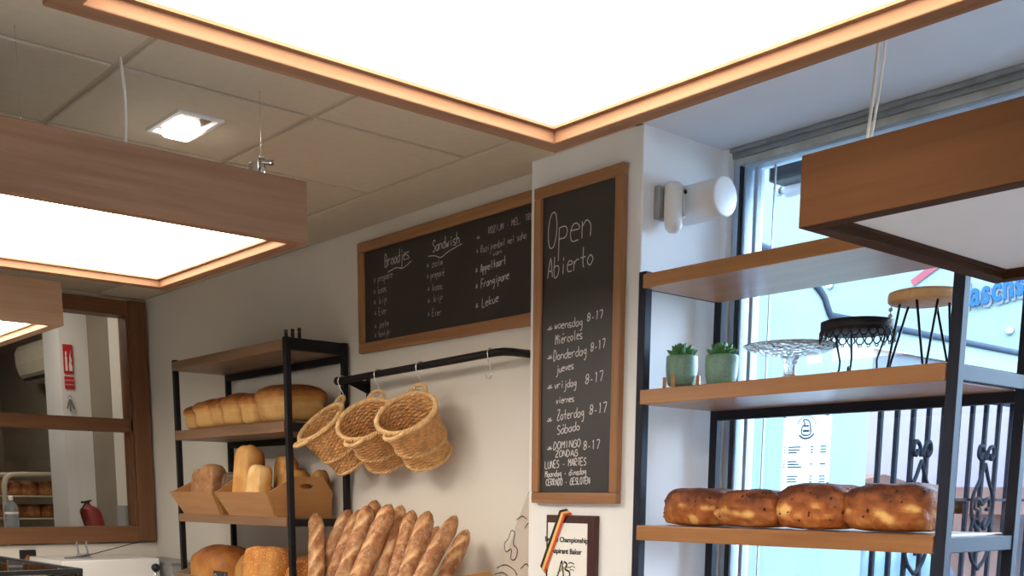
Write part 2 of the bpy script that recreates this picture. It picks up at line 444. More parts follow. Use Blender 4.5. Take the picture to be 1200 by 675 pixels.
# suspended ceiling: tegular tiles 60 cm apart, plain board along the walls
cm = MB()
xs = [2.445-.6*k for k in range(10)]; ys = [3.09+.6*k for k in range(-11, 6)]
for i in range(len(xs)-1):
    for j in range(len(ys)-1):
        x0, x1, y0, y1 = xs[i+1], xs[i], ys[j], ys[j+1]
        cm.box((x0+.011, y0+.011, CEIL), (x1-.011, min(y1, LY)-.011, CEIL+.02), 0.004)
cm.box((2.445+.011, 2.49, CEIL), (WX, LY, CEIL+.02), 0.003)
struct('ceiling', cm, M['ceil'])
struct('trim_1', boxes(((RX, RY, CEIL+.007), (2.445+.012, LY, CEIL+.03))), M['grid'])
struct('ceiling_recess', boxes(((2.445+.011, RY, CEIL), (GX-.03, NY+.03, CEIL+.03)), ((2.445+.011, NY, CEIL), (PX+.01, 2.49+.0, CEIL+.03))), M['soffit'])

# hatch window to the back room
w1 = thing('window_1', 'brown timber hatch window into the back room', 'window', (1.6, LY, -.29)); w1['kind'] = 'structure'; del w1['category']
fm = MB()
fm.box((.45, LY-.035, 1.03), (2.712, LY+.1, 1.115), .004); fm.box((.45, LY-.035, -.292), (2.712, LY+.1, -.198), .004)
fm.box((.45, LY-.02, .362), (2.63, LY+.09, .438), .004)
part('window_frame', fm, M['wframe_x'], w1)
fm = MB(); fm.box((2.612, LY-.045, -.292), (2.714, LY+.11, 1.117), .004); fm.box((2.60, LY-.02, -.2), (2.618, LY+.1, 1.04), .002); fm.box((.45, LY-.04, -.29), (.55, LY+.1, 1.11), .004)
part('window_stile', fm, M['wframe_z'], w1)
part('window_glass', boxes(((.5, LY+.055, .43), (2.62, LY+.059, 1.04)), ((.5, LY+.055, -.2), (2.62, LY+.059, .37))), M['pane2'], w1)

# shop window
w2 = thing('window_2', 'tall shop window with grey metal head frame', 'window', (GX, 0, -1.0)); w2['kind'] = 'structure'; del w2['category']
part('window_head', boxes(((GX-.07, -2.4, 1.122), (GX+.03, NY, CEIL)), ((GX-.055, -2.4, 1.106), (GX+.03, NY, 1.124)), bev=.003), M['alu'], w2)
part('window_board', boxes(((GX-.045, -2.4, 1.084), (GX+.03, NY, 1.107)), bev=.003), M['peel'], w2)
part('window_frame', boxes(((GX-.02, 2.345, -1.0), (GX+.02, 2.360, 1.08)), ((GX-.03, 2.385, -1.0), (GX+.02, 2.398, 1.08)), ((GX-.04, -2.4, 1.074), (GX+.03, 2.385, 1.085)), ((GX-.02, -.6, -1), (GX+.03, -.54, 1.08)), ((GX-.03, -2.4, -1.0), (GX+.03, NY, -.94)), bev=.003), M['aluL'], w2)
part('window_stile', boxes(((GX-.045, 2.398, -1.0), (GX+.03, 2.425, 1.09)), bev=.004), M['aluL'], w2)
part('window_gasket', boxes(((GX-.047, 2.392, -1.0), (GX-.02, 2.398, 1.08))), M['extd'], w2)
part('window_seam', boxes(((GX-.003, 2.289, -.96), (GX+.006, 2.292, 1.075))), M['alu'], w2)
part('window_glass', boxes(((GX, -2.4, -.96), (GX+.004, 2.40, 1.08))), M['pane'], w2)
struct('trim_2', boxes(((GX-.075, 2.425, -1.0), (GX+.05, NY+.01, CEIL)), bev=.003), M['wallw'])

# ------------------------------------------------------------------ pendant lights
def pendant(label, x0, x1, y0, y1, zb, zt, diff, wx, wy, rim=.046, deep=.030, group='square wooden pendant lights', along='x'):
    t = thing('pendant_light', label, 'light', ((x0+x1)/2, (y0+y1)/2, zb), group)
    a = .026
    ex = rim if along == 'y' else 0; ey = rim if along == 'x' else 0
    for lo, hi in (((x0+ex, y0, zb), (x1-ex, y0+rim, zt)), ((x0+ex, y1-rim, zb), (x1-ex, y1, zt))):
        part('frame_board', boxes((lo, hi), bev=.0025), wx, t)
    for lo, hi in (((x0, y0+ey, zb), (x0+rim, y1-ey, zt)), ((x1-rim, y0+ey, zb), (x1, y1-ey, zt))):
        part('frame_board', boxes((lo, hi), bev=.0025), wy, t)
    q = .012; zr = zb+deep-.006
    tm = MB()
    for lo, hi in (((x0+rim, y0+rim, zr), (x1-rim, y0+rim+q, zb+deep)), ((x0+rim, y1-rim-q, zr), (x1-rim, y1-rim, zb+deep)), ((x0+rim, y0+rim+q, zr), (x0+rim+q, y1-rim-q, zb+deep)), ((x1-rim-q, y0+rim+q, zr), (x1-rim, y1-rim-q, zb+deep))): tm.box(lo, hi)
    part('diffuser_trim', tm, wx, t)
    part('diffuser', boxes(((x0+rim-.002, y0+rim-.002, zb+deep), (x1-rim+.002, y1-rim+.002, zb+deep+.012))), diff, t)
    part('back_panel', boxes(((x0+rim, y0+rim, zt-.012), (x1-rim, y1-rim, zt-.002))), M['white'], t)
    return t
def wire(t, x, y, z0, z1, r=.0022, bow=0.0, mat='wire'):
    m = MB(); pts = []
    for k in range(9):
        u = k/8; pts.append((x+bow*sin(u*pi), y-bow*.7*sin(u*pi), z0+(z1-z0)*u))
    m.tube(pts, r, 6); return part('suspension_wire', m, M[mat], t)
pb = pendant('large lit wooden pendant overhead, showing its whole glowing square underside', .625, 1.693, .76, 1.83, .73, .90, M['lit'], M['pend_x'], M['pend_y'])
for x, y in ((.75, .9), (1.57, .9), (.75, 1.7), (1.57, 1.7)): wire(pb, x, y, .89, CEIL, .0012)
pl = pendant('lit brown wooden pendant hanging in front of the back room hatch', .68, 1.735, 2.946, 3.955, .73, .903, M['lit'], M['pend_x'], M['pend_y'])
wire(pl, 1.225, 3.02, .90, CEIL, .0042, bow=.006); wire(pl, 1.62, 3.0, .95, CEIL, .001, mat='chrome'); wire(pl, .955, 3.0, .90, CEIL, .001, mat='chrome'); wire(pl, .78, 3.85, .90, CEIL, .001); wire(pl, 1.63, 3.85, .90, CEIL, .001)
gm = MB(); gm.cyl((1.62, 3.0, .893), (1.62, 3.0, .955), .011, 14); gm.cyl((1.612, 2.99, .942), (1.648, 2.985, .946), .008, 10); gm.cyl((1.62, 3.0, .955), (1.62, 3.0, .965), .006, 10); gm.box((1.582, 2.985, .895), (1.60, 3.01, .940), .003)
part('cable_gripper', gm, M['chrome'], pl, 'chrome cable gripper')
p2 = pendant('pale wooden pendant behind the brown one, nearest the back room hatch', .58, 1.578, 4.596, 5.6, .66, .83, M['lit'], M['pendl_x'], M['pendl_y'])
for x, y in ((.7, 4.7), (1.46, 4.7), (.7, 5.5), (1.46, 5.5)): wire(p2, x, y, .82, CEIL, .001)
pr = pendant('unlit dark wooden pendant with blank white underside beside the shop window', 1.845, 2.652, .48, 1.304, .51, .642, M['unlit'], M['pendr_x'], M['pendr_y'], rim=.038, deep=.020, along='y')
wire(pr, 1.95, 1.235, .64, CEIL, .0035, bow=.012); wire(pr, 1.965, 1.24, .64, CEIL, .003, bow=.02)
wire(pr, 1.93, .88, .64, CEIL, .0012); wire(pr, 2.55, 1.2, .64, CEIL, .0012); wire(pr, 2.55, .6, .64, CEIL, .0012)

dl = thing('downlight', 'small square recessed downlight glowing in a ceiling tile', 'light', (1.58, 3.41, CEIL))
fm = MB()
for lo, hi in (((1.505, 3.29, CEIL-.008), (1.655, 3.305, CEIL+.005)), ((1.505, 3.52, CEIL-.008), (1.655, 3.535, CEIL+.005)), ((1.505, 3.305, CEIL-.008), (1.52, 3.52, CEIL+.005)), ((1.64, 3.305, CEIL-.008), (1.655, 3.52, CEIL+.005))): fm.box(lo, hi, .002)
part('frame', fm, M['white'], dl)
lm = MB(); lm.box((1.545, 3.41, CEIL-.022), (1.635, 3.515, CEIL-.002), .012)
part('reflector', boxes(((1.52, 3.305, CEIL-.001), (1.64, 3.52, CEIL+.004))), M['chrome'], dl)
part('lens', lm, M['lit2'], dl)

# ------------------------------------------------------------------ chalkboards
def chalkboard(name, label, cat, xf, y0, y1, z0, z1, fw, rows, faint=()):
    t = thing(name, label, cat, (xf+.02, (y0+y1)/2, z0))
    for lo, hi in (((xf, y0, z1-fw), (xf+.025, y1, z1)), ((xf, y0, z0), (xf+.025, y1, z0+fw))):
        part('frame_rail', boxes((lo, hi), bev=.004), M['frame_y'], t)
    for lo, hi in (((xf, y0, z0+fw), (xf+.025, y0+fw, z1-fw)), ((xf, y1-fw, z0+fw), (xf+.025, y1, z1-fw))):
        part('frame_stile', boxes((lo, hi), bev=.004), M['frame_z'], t)
    t_slate = part('slate', boxes(((xf+.012, y0+fw-.004, z0+fw-.004), (xf+.024, y1-fw+.004, z1-fw+.004))), M['slate'], t)
    return t_slate
cb = chalkboard('menu_chalkboard', 'wide wooden framed menu chalkboard above the hanging rail', 'chalkboard', 2.702, 2.985, 4.18, .612, 1.072, .042, ())
hm = MB()
handwriting(hm, [('Broodjes',3.981,0.948,3.807,0.960,0.051),('Sandwish',3.645,0.957,3.473,0.963,0.042)], 2.713, .0034)
hm.ribbon(catmull([(3.962,.925),(3.9,.936),(3.85,.925),(3.79,.945)],6) and [(2.713, y, z) for y, z in catmull([(3.962,.925),(3.9,.934),(3.85,.926),(3.79,.945)],6)], .0032, (-1,0,0))
hm.ribbon([(2.713, y, z) for y, z in catmull([(3.675,.945),(3.63,.94),(3.59,.928),(3.55,.94),(3.50,.95),(3.455,.958)],6)], .0032, (-1,0,0))
handwriting(hm, [('* Appeltaart',3.371,0.835,3.195,0.846,0.028),('* Frangipane',3.371,0.776,3.175,0.791,0.031),('* Lekue',3.371,0.704,3.235,0.719,0.031)], 2.713, .0034)
part('chalk_lettering', hm, M['chalk'], cb)
hm = MB()
handwriting(hm, [('* preparé',4.067,0.893,3.928,0.901,0.031),('* kaas',4.068,0.847,3.974,0.852,0.028),('* kip',4.069,0.804,3.972,0.808,0.028),('* Eier',4.064,0.759,3.973,0.763,0.028),('* zalm',4.066,0.705,3.961,0.710,0.028),('* tonijn',4.067,0.666,3.956,0.674,0.028),
 ('* zalm',3.684,0.899,3.581,0.900,0.026),('* preparé',3.684,0.857,3.570,0.859,0.026),('* kaas',3.679,0.809,3.582,0.809,0.026),('* kip',3.680,0.763,3.582,0.767,0.026),('* Eier',3.680,0.712,3.591,0.711,0.026),
 ('*',3.366,0.955,3.346,0.954,0.021),('ROZIJN - MEL. TRO',3.295,0.967,3.045,0.976,0.021),('* Rozijnenbol mel saha',3.366,0.905,3.081,0.917,0.025),('van',3.269,0.884,3.220,0.887,0.018)], 2.713, .003)
part('faint_chalk_lettering', hm, M['chalkd'], cb)

ob = chalkboard('opening_hours_chalkboard', 'tall wooden framed chalkboard with opening hours on the pillar', 'chalkboard', PX-.028, 2.507, 2.928, -.024, 1.035, .036, ())
hm = MB()
handwriting(hm, [('Open',2.867,0.834,2.661,0.839,0.105),('Abierto',2.865,0.737,2.650,0.749,0.064),
 ('*',2.866,0.559,2.840,0.560,0.026),('woensdag',2.827,0.565,2.693,0.563,0.028),('8-17',2.669,0.573,2.598,0.576,0.025),('Miércoles',2.822,0.514,2.692,0.522,0.031),
 ('*',2.864,0.462,2.838,0.463,0.026),('Donderdag',2.830,0.462,2.671,0.468,0.031),('8-17',2.649,0.474,2.584,0.482,0.027),('jueves',2.816,0.419,2.731,0.427,0.026),
 ('*',2.863,0.362,2.836,0.363,0.026),('vrijdag',2.823,0.367,2.717,0.369,0.026),('8-17',2.672,0.371,2.592,0.377,0.031),('viernes',2.814,0.316,2.727,0.319,0.023),
 ('*',2.861,0.251,2.834,0.253,0.026),('Zaterdag',2.808,0.261,2.678,0.266,0.032),('8-17',2.649,0.271,2.573,0.274,0.031),('Sábado',2.807,0.212,2.697,0.223,0.029),
 ('*',2.859,0.155,2.832,0.157,0.023),('DOMINGO',2.824,0.161,2.692,0.168,0.023),('8-17',2.675,0.156,2.602,0.157,0.028),('ZONDAG',2.814,0.135,2.705,0.137,0.020),
 ('LUNES - MARTES',2.867,0.096,2.663,0.106,0.024),('Maandag - dinsdag',2.866,0.066,2.662,0.075,0.021),('CERRADO - GESLOTEN',2.861,0.037,2.643,0.043,0.021)], PX-.0165, .0034)
part('chalk_lettering', hm, M['chalk'], ob)

# award plaque with ribbon
aw = thing('award_plaque', 'dark wooden baker championship plaque with a ribbon, below the tall chalkboard', 'plaque', (PX, 2.73, -.42))
part('backboard', boxes(((PX-.02, 2.607, -.42), (PX, 2.854, -.065)), bev=.003), M['plaque'], aw)
ce = part('certificate', boxes(((PX-.0215, 2.645, -.40), (PX-.0195, 2.843, -.092))), M['paper'], aw)
lt = font_part('lettering', 'Belgian Championship', .0245, M['ink'], ce, R_X, (PX-.0222, 2.748, -.158), bold=.0006)
font_part('lettering', 'Aspirant Baker', .0255, M['ink'], ce, R_X, (PX-.0222, 2.747, -.198), bold=.0006)
em = MB()
sw = lambda pts, w: em.ribbon([(PX-.0222, y, z) for y, z in catmull(pts, 6)], w, (-1, 0, 0))
sw([(2.80,-.292),(2.785,-.27),(2.775,-.24),(2.768,-.225),(2.763,-.25),(2.758,-.285)], .006)
sw([(2.757,-.226),(2.742,-.235),(2.75,-.252),(2.728,-.262),(2.733,-.29),(2.752,-.292)], .007)
sw([(2.735,-.232),(2.722,-.228),(2.705,-.233)], .004); sw([(2.728,-.244),(2.712,-.24),(2.70,-.246)], .003); sw([(2.728,-.254),(2.715,-.252),(2.706,-.256)], .003)
part('emblem', em, M['ink'], ce)
em = MB(); sw([(2.79,-.268),(2.765,-.252),(2.74,-.245),(2.722,-.246)], .006); sw([(2.773,-.262),(2.766,-.238),(2.757,-.232)], .004)
part('emblem', em, M['gold'], ce, 'gold swoosh')
rb = []
for k, mm in ((0, 'rib_k'), (1, 'rib_y'), (2, 'rib_r')):
    r_ = MB(); d = Vector((0, .010, .0062))*(1-k)
    A, B = Vector((PX-.026, 2.862, -.258)), Vector((PX-.026, 2.765, -.058))
    A2, B2 = Vector((PX-.001, 2.862, -.285)), Vector((PX-.001, 2.755, -.052))
    pts = [A2+d, A+d, B+d, B2+d]
    hw = Vector((0, .005, .0031))
    L = [r_.bm.verts.new(p-hw) for p in pts]; H = [r_.bm.verts.new(p+hw) for p in pts]
    for i in range(3): r_.bm.faces.new((L[i], L[i+1], H[i+1], H[i]))
    part('ribbon', r_, M[mm], aw)

# printed paper bag standing by the pillar
bg = thing('paper_bag', 'white paper bag printed with bread drawings, standing against the wall beside the pillar', 'bag', (2.62, 3.1, -.62))
bm_ = MB()
bm_.prism([(3.34,-.633),(2.99,-.633),(2.99,.075),(3.015,.078)], lambda u, v, w: Vector((2.662+w+(.045*(v+.62)/.7), u, v)), .018)
bb = part('bag_body', bm_, M['bag'], bg)
dm = MB(); fx = lambda y, z: (2.659+.045*(z+.62)/.7, y, z)
def sk(pts): dm.ribbon([fx(y, z) for y, z in catmull(pts, 6)], .0035, (-1, 0, 0))
sk([(3.14,-.16),(3.125,-.13),(3.105,-.14),(3.11,-.18),(3.085,-.20),(3.095,-.235),(3.12,-.235),(3.12,-.20),(3.15,-.21),(3.16,-.18),(3.14,-.16)])
sk([(3.20,-.275),(3.15,-.26),(3.10,-.275),(3.08,-.295)]); sk([(3.21,-.30),(3.16,-.29),(3.12,-.31)]); sk([(3.10,-.09),(3.07,-.075),(3.04,-.085)]); sk([(3.05,-.12),(3.03,-.10),(3.0,-.11)]); sk([(3.04,.01),(3.02,.02),(3.01,-.01),(3.0,-.02)])
sk([(3.06,-.27),(3.03,-.25),(3.01,-.27)]); sk([(3.24,-.36),(3.18,-.34),(3.12,-.37),(3.16,-.40),(3.22,-.39),(3.24,-.36)]); sk([(3.08,-.40),(3.05,-.36),(3.02,-.40)])
part('bread_drawing', dm, M['ink'], bb)

# ------------------------------------------------------------------ shelving units
def shelving(label, x0, x1, y0, y1, ztop, tiers, post, board, steel, base_label=None):
    t = thing('shelving_unit', label, 'shelf', ((x0+x1)/2, (y0+y1)/2, FLOOR))
    for x in (x0, x1-post):
        for y in (y0, y1-post):
            part('post', boxes(((x, y, FLOOR), (x+post, y+post, ztop+.004)), bev=.002), M[steel], t)
    for k, (zt, zb) in enumerate(tiers):
        part('shelf_board', boxes(((x0-.006, y0+post, zb), (x1-post-.002, y1-post+.008, zt)), bev=.003), M[board], t)
        for y in (y0, y1-post):
            part('side_rail', boxes(((x0+post, y+.003, zb+.002), (x1-post, y+post-.003, (ztop+.002 if k == 0 else zt-.006))), bev=.002), M[steel], t)
        if k not in NOBACK[steel]: part('back_rail', boxes(((x1-post, y0+post, zb-.03), (x1-.004, y1-post, zb+.002)), bev=.002), M[steel], t)
    return t
NOBACK = {'steelb': (0, 2, 3), 'steel': (2,)}
TL = [(.659, .614), (.317, .269), (-.102, -.143), (-.52, -.562), (-1.0, -1.042)]
shelving('black steel shelf with brown boards full of bread on the basket wall', 2.40, 2.715, 4.285, 5.455, .665, TL, .026, 'shelfl', 'steel')
TR = [(.676, .634), (.33, .285), (-.09, -.137), (-.52, -.562), (-1.0, -1.042)]
shelving('black steel shelf with golden boards standing in front of the shop window', 2.585, 2.985, 1.345, 2.405, .682, TR, .03, 'shelf', 'steelb')

# three small black pegs on the bread shelf
for i, (xx, h) in enumerate(((2.412, .026), (2.444, .034), (2.477, .042))):
    m = MB(); z = (.669 if i == 0 else .667); y = 4.298
    m.lathe([(.007, z), (.008, z+.003), (.008, z+h*.6), (.006, z+h*.66), (.006, z+h*.74), (.0085, z+h*.78), (.0085, z+h), (.006, z+h+.003)], (xx, y, 0), 16)
    single('small_bottle', m, M['black'], ('shortest small black bottle', 'middle sized small black bottle', 'tallest small black bottle')[i] + ' on top of the bread shelf frame', 'bottle', (xx, y, z), 'black bottles on top of the bread shelf')

# ------------------------------------------------------------------ bread
def set_attr(me, vals):
    a = me.attributes.new('crust', 'FLOAT', 'POINT')
    a.data.foreach_set('value', vals)

def loaf(L, W, H, seed, style='tin', lumps=0.0):
    """closed loaf: length on Y, width on X, z from 0 to H"""
    bm = bmesh.new()
    bmesh.ops.create_cube(bm, size=2.0)
    bmesh.ops.subdivide_edges(bm, edges=bm.edges[:], cuts=15, use_grid_fill=True)
    vals = []
    off = Vector((seed*3.17, seed*1.3, seed*0.7))
    for v in bm.verts:
        p = v.co.copy()
        pw = {'tin': 5.0, 'block': 4.2, 'raisin': 3.6}.get(style, 2.6)
        n = (abs(p.x)**pw+abs(p.y)**pw+abs(p.z)**pw)**(1/pw)
        q = p/n
        x, y, z = q.x, q.y, q.z
        u = (z+1)/2
        if style == 'tin':
            if u > .5:
                g = 1+.07*sin((u-.5)/.5*pi)
                x *= g; y *= g
                dome = 1-.16*(abs(x)**2.4)-.10*(abs(y)**3)
                u = .5+(u-.5)*dome
            else:
                x *= 1-.04*(1-u*2); y *= 1-.03*(1-u*2)
            if .42 < u < .56: x *= .982; y *= .985
        else:
            u = u if u > .2 else .2*(u/.2)**1.0
            if u < .15: u = max(0, u*.6)
        nv = mnoise.noise(Vector((x*1.4, y*1.4*L/W, z*1.4))+off)
        nf = mnoise.noise(Vector((x*5, y*5*L/W, z*5))+off)
        d = 1+.05*nv+.015*nf+lumps*max(0, mnoise.noise(Vector((x*2.2, y*2.2*L/W, z*3))+off*2))
        v.co = Vector((x*W/2*d, y*L/2*d, max(0, u*H*(1+.05*nv*(u > .3)))))
        top = max(0, min(1, (u-.35)/.55))
        c = .12+.85*top+.18*nv
        if style == 'tin' and .40 < u < .62: c -= .22
        if style in ('oval', 'block'): c = .3+.6*top+.25*nv
        if style == 'raisin': c = c
        vals.append(c)
    me = bpy.data.meshes.new('loaf'); bm.to_mesh(me); bm.free()
    set_attr(me, vals)
    for f in me.polygons: f.use_smooth = True
    return me

def place_bread(name, me, mat, label, loc, rot=(0, 0, 0), group=None, cat='bread'):
    o = bpy.data.objects.new(name, me); me.materials.append(mat); link(o)
    o.location = Vector(loc)+Vector((0, 0, EYE)); o.rotation_euler = rot; BASES[o] = Vector((0, 0, 0))
    return tag(o, label, cat, group)

# tin loaves on the upper board of the bread shelf
z = .317
for (y0, y1, x0, x1, h, lab) in ((5.29, 5.405, 2.42, 2.66, .125, 'narrow tin loaf at the far end of the upper bread board'),
        (5.10, 5.285, 2.415, 2.66, .150, 'golden tin loaf second from the far end of the upper bread board'),
        (4.985, 5.095, 2.42, 2.66, .150, 'narrow pale tin loaf wedged between two wider loaves on the upper board'),
        (4.80, 4.98, 2.415, 2.66, .158, 'tin loaf in the middle of the upper bread board'),
        (4.655, 4.795, 2.42, 2.66, .150, 'brown topped tin loaf next to the largest loaf on the upper board'),
        (4.345, 4.65, 2.42, 2.665, .172, 'largest tin loaf, high domed, at the near end of the upper board')):
    place_bread('tin_loaf', loaf((y1-y0)*.96, (x1-x0)*.97, h, y0*9, 'tin'), M['loafp'], lab, ((x0+x1)/2, (y0+y1)/2, z+.001), group='tin loaves on the upper bread board')

# raisin loaves in front of the window
z = -.088
for k, (y0, y1, h, lab) in enumerate(((2.10, 2.315, .112, 'raisin loaf nearest the pillar on the window shelf'), (1.885, 2.105, .108, 'raisin loaf with torn pale side, second from the pillar'),
        (1.665, 1.885, .124, 'highest raisin loaf, glossy brown, third from the pillar'), (1.425, 1.665, .124, 'raisin loaf beside the front steel post of the window shelf'))):
    xc = 2.69; L, W = (y1-y0)*1.06, .17
    rt = thing('raisin_loaf', lab, 'bread', (xc, (y0+y1)/2, z), 'raisin loaves on the window shelf')
    me = loaf(L, W, h*1.03, 20+k*7, 'raisin', .13)
    lf = bpy.data.objects.new('crust', me); me.materials.append(M['raisinl']); link(lf, rt); BASES[lf] = BASES[rt]
    # pale torn shred along the front
    vals = [0.0]*len(me.vertices)
    for v in me.vertices:
        c = v.co; u = c.z/h
        n1 = mnoise.noise(Vector((c.x*22, c.y*22, c.z*34))+Vector((k*5, 3, 1)))
        band = math.exp(-((u-.45-.45*mnoise.noise(Vector((c.y*14, k*3, 0))))/.16)**2)
        n2 = mnoise.noise(Vector((c.x*60, c.y*60, c.z*60))+Vector((k, 8, 2)))
        vals[v.index] = .66+.5*(u-.45)-.85*band*max(0, .24+n1*1.7)+.22*n1+.2*n2
    me.attributes['crust'].data.foreach_set('value', vals)
    rm = MB(); rr = random.Random(90+k); cnt = 0
    vs = [v for v in me.vertices if v.co.z > .012 and (v.co.x < .03)]
    for v in rr.sample(vs, 26):
        s = rr.uniform(.003, .0065)
        R = Matrix.Rotation(rr.uniform(0, 3), 3, 'X')
        rm.lathe([(s*.3, -s*.7), (s*.9, -s*.3), (s, .1*s), (s*.7, s*.5), (s*.2, s*.7)], v.co+Vector((xc, (y0+y1)/2, z))-v.normal*.0025, 7, R=R)
    part('raisin_specks', rm, M['raisin'], lf)

# wooden bread crates
def crate(label, y0, y1, xf_t, xf_b, xb, z0, zt, hump, group, mats=('crate_y', 'crate_x')):
    t = thing('bread_crate', label, 'crate', ((xf_b+xb)/2, (y0+y1)/2, z0), group)
    fl = .035
    m = MB()   # front, flaring out
    m.prism([(xf_b, z0), (xf_t, zt), (xf_t+.012, zt+.001), (xf_b+.012, z0)], lambda u, v, w: Vector((u, y0+w+.012*0, v)), y1-y0)
    # flare in y as well
    for v in m.bm.verts:
        f = (v.co.z-z0)/(zt-z0)
        yc = (y0+y1)/2; v.co.y += (1 if v.co.y > yc else -1)*(fl*f-.012)
    part('front_panel', m, M[mats[0]], t)
    part('back_panel', boxes(((xb-.012, y0+.0, z0), (xb, y1, zt))), M[mats[0]], t)
    part('bottom', boxes(((xf_b+.002, y0+.0, z0), (xb-.012, y1, z0+.01))), M[mats[0]], t)
    for sgn, ye in ((-1, y0), (1, y1)):
        m = MB()
        mid = (xf_t+xb)/2
        out = [(xf_b+.013, z0), (xb-.012, z0), (xb-.012, zt), (mid+.10, zt+hump), (mid-.05, zt+hump), (xf_t+.013, zt)]
        hx, hz = mid+.02, zt+hump-.042
        inn = [(hx+.035*cos(a)*1.0, hz+.012*sin(a)) for a in [2*pi*k/14 for k in range(14)]]
        m.prism_hole(out, inn, lambda u, v, w: Vector((u, ye+sgn*w-sgn*.012, v)), .012)
        for v in m.bm.verts: v.co.y += sgn*(fl*(v.co.z-z0)/(zt-z0))*.9
        part('end_panel', m, M[mats[1]], t)
    return t
CZ = -.1015
crate('wooden bread crate at the far end of the middle board, holding dark rye loaves', 4.945, 5.382, 2.335, 2.395, 2.685, CZ, .008, .05, 'wooden bread crates')
crate('wooden bread crate at the near end of the middle board, with upright loaves', 4.40, 4.87, 2.335, 2.395, 2.685, CZ, .008, .07, 'wooden bread crates')
crate('greyish wooden bread crate on the lowest visible board, with round loaves', 4.36, 5.38, 2.335, 2.39, 2.685, -.5195, -.405, .03, 'wooden bread crates', ('crateg', 'crateg'))

T90 = pi/2
def up_loaf(mat, W, D, H, label, loc, rot, seed, style='block', name='bread_loaf', group='loaves standing in the crates'):
    # loaf standing on its end: build lying, turn so its length points up
    me = loaf(H, W, D, seed, style)
    for v in me.vertices: v.co = Vector((v.co.z-D/2, v.co.x, v.co.y+H/2))
    return place_bread(name, me, M[mat], label, loc, rot, group)
cz = CZ+.012
up_loaf('rye', .10, .10, .215, 'floury rye loaf leaning back at the far end of the far crate', (2.47, 5.33, cz), (0, .12, 0), 1)
up_loaf('rye', .135, .10, .235, 'upright brown rye loaf with flat face in the far crate', (2.45, 5.17, cz), (0, .10, 0.1), 2)
up_loaf('seedd', .115, .10, .195, 'dark seeded loaf in the far crate, next to the divider', (2.49, 5.02, cz), (0, .12, 0), 3)
up_loaf('loafp', .14, .11, .315, 'tallest loaf, golden brown, standing in the near crate', (2.45, 4.79, cz), (0, .10, 0.05), 4)
up_loaf('loafp', .10, .10, .27, 'upright loaf half hidden behind the tallest loaf', (2.62, 4.72, cz), (0, .06, 0), 5)
up_loaf('baton', .115, .085, .225, 'pale floury baton leaning towards the front in the near crate', (2.43, 4.655, cz), (.16, .06, 0.1), 6)
up_loaf('loafp', .12, .12, .205, 'orange brown loaf behind the front post of the bread shelf', (2.56, 4.56, cz), (0, .1, 0), 7)
up_loaf('loafp', .10, .10, .20, 'pale ended loaf next to the handle hole of the near crate', (2.53, 4.465, cz), (0, .1, 0), 8)
up_loaf('loafp', .075, .07, .20, 'brown loaf at the wall side of the near crate', (2.66, 4.455, cz), (0, .0, 0), 9)
cz = -.508
place_bread('bread_loaf', loaf(.40, .27, .25, 31, 'oval', .05), M['loafp'], 'big round golden loaf in the lowest crate, at its far end', (2.51, 5.19, cz), group='loaves in the lowest crate')
place_bread('bread_loaf', loaf(.20, .22, .225, 33, 'oval'), M['baton'], 'small pale loaf behind the chalk label in the lowest crate', (2.56, 4.90, cz), group='loaves in the lowest crate')
for k, yc in enumerate((4.69, 4.55)):
    up_loaf('seedg', .15, .13, .265, ('sesame seeded loaf in the lowest crate, next to the pale loaf', 'sesame seeded loaf in the lowest crate, next to the front post')[k], (2.45, yc, cz), (0, .08, 0), 40+k, group='loaves in the lowest crate')
place_bread('bread_loaf', loaf(.13, .16, .225, 45, 'oval'), M['baton'], 'pale loaf behind the sesame seeded loaves in the lowest crate', (2.60, 4.50, cz), group='loaves in the lowest crate')
place_bread('bread_loaf', loaf(.14, .20, .22, 46, 'oval', .1), M['seedg'], 'orange crusted loaf at the near end of the lowest crate', (2.53, 4.375, cz), group='loaves in the lowest crate')
# chalk label on the crate
cl = thing('price_sign', 'small black chalk label clipped to the lowest bread crate', 'label', (2.325, 4.83, -.43))
m = MB(); m.box((2.318, 4.755, -.44), (2.324, 4.90, -.365), .002)
lb_ = part('label_board', m, M['slate'], cl)
m = MB(); handwriting(m, [('Rond', 4.885, -.415, 4.775, -.405, .03)], 2.3165, .004)
part('chalk_lettering', m, M['chalk'], lb_)

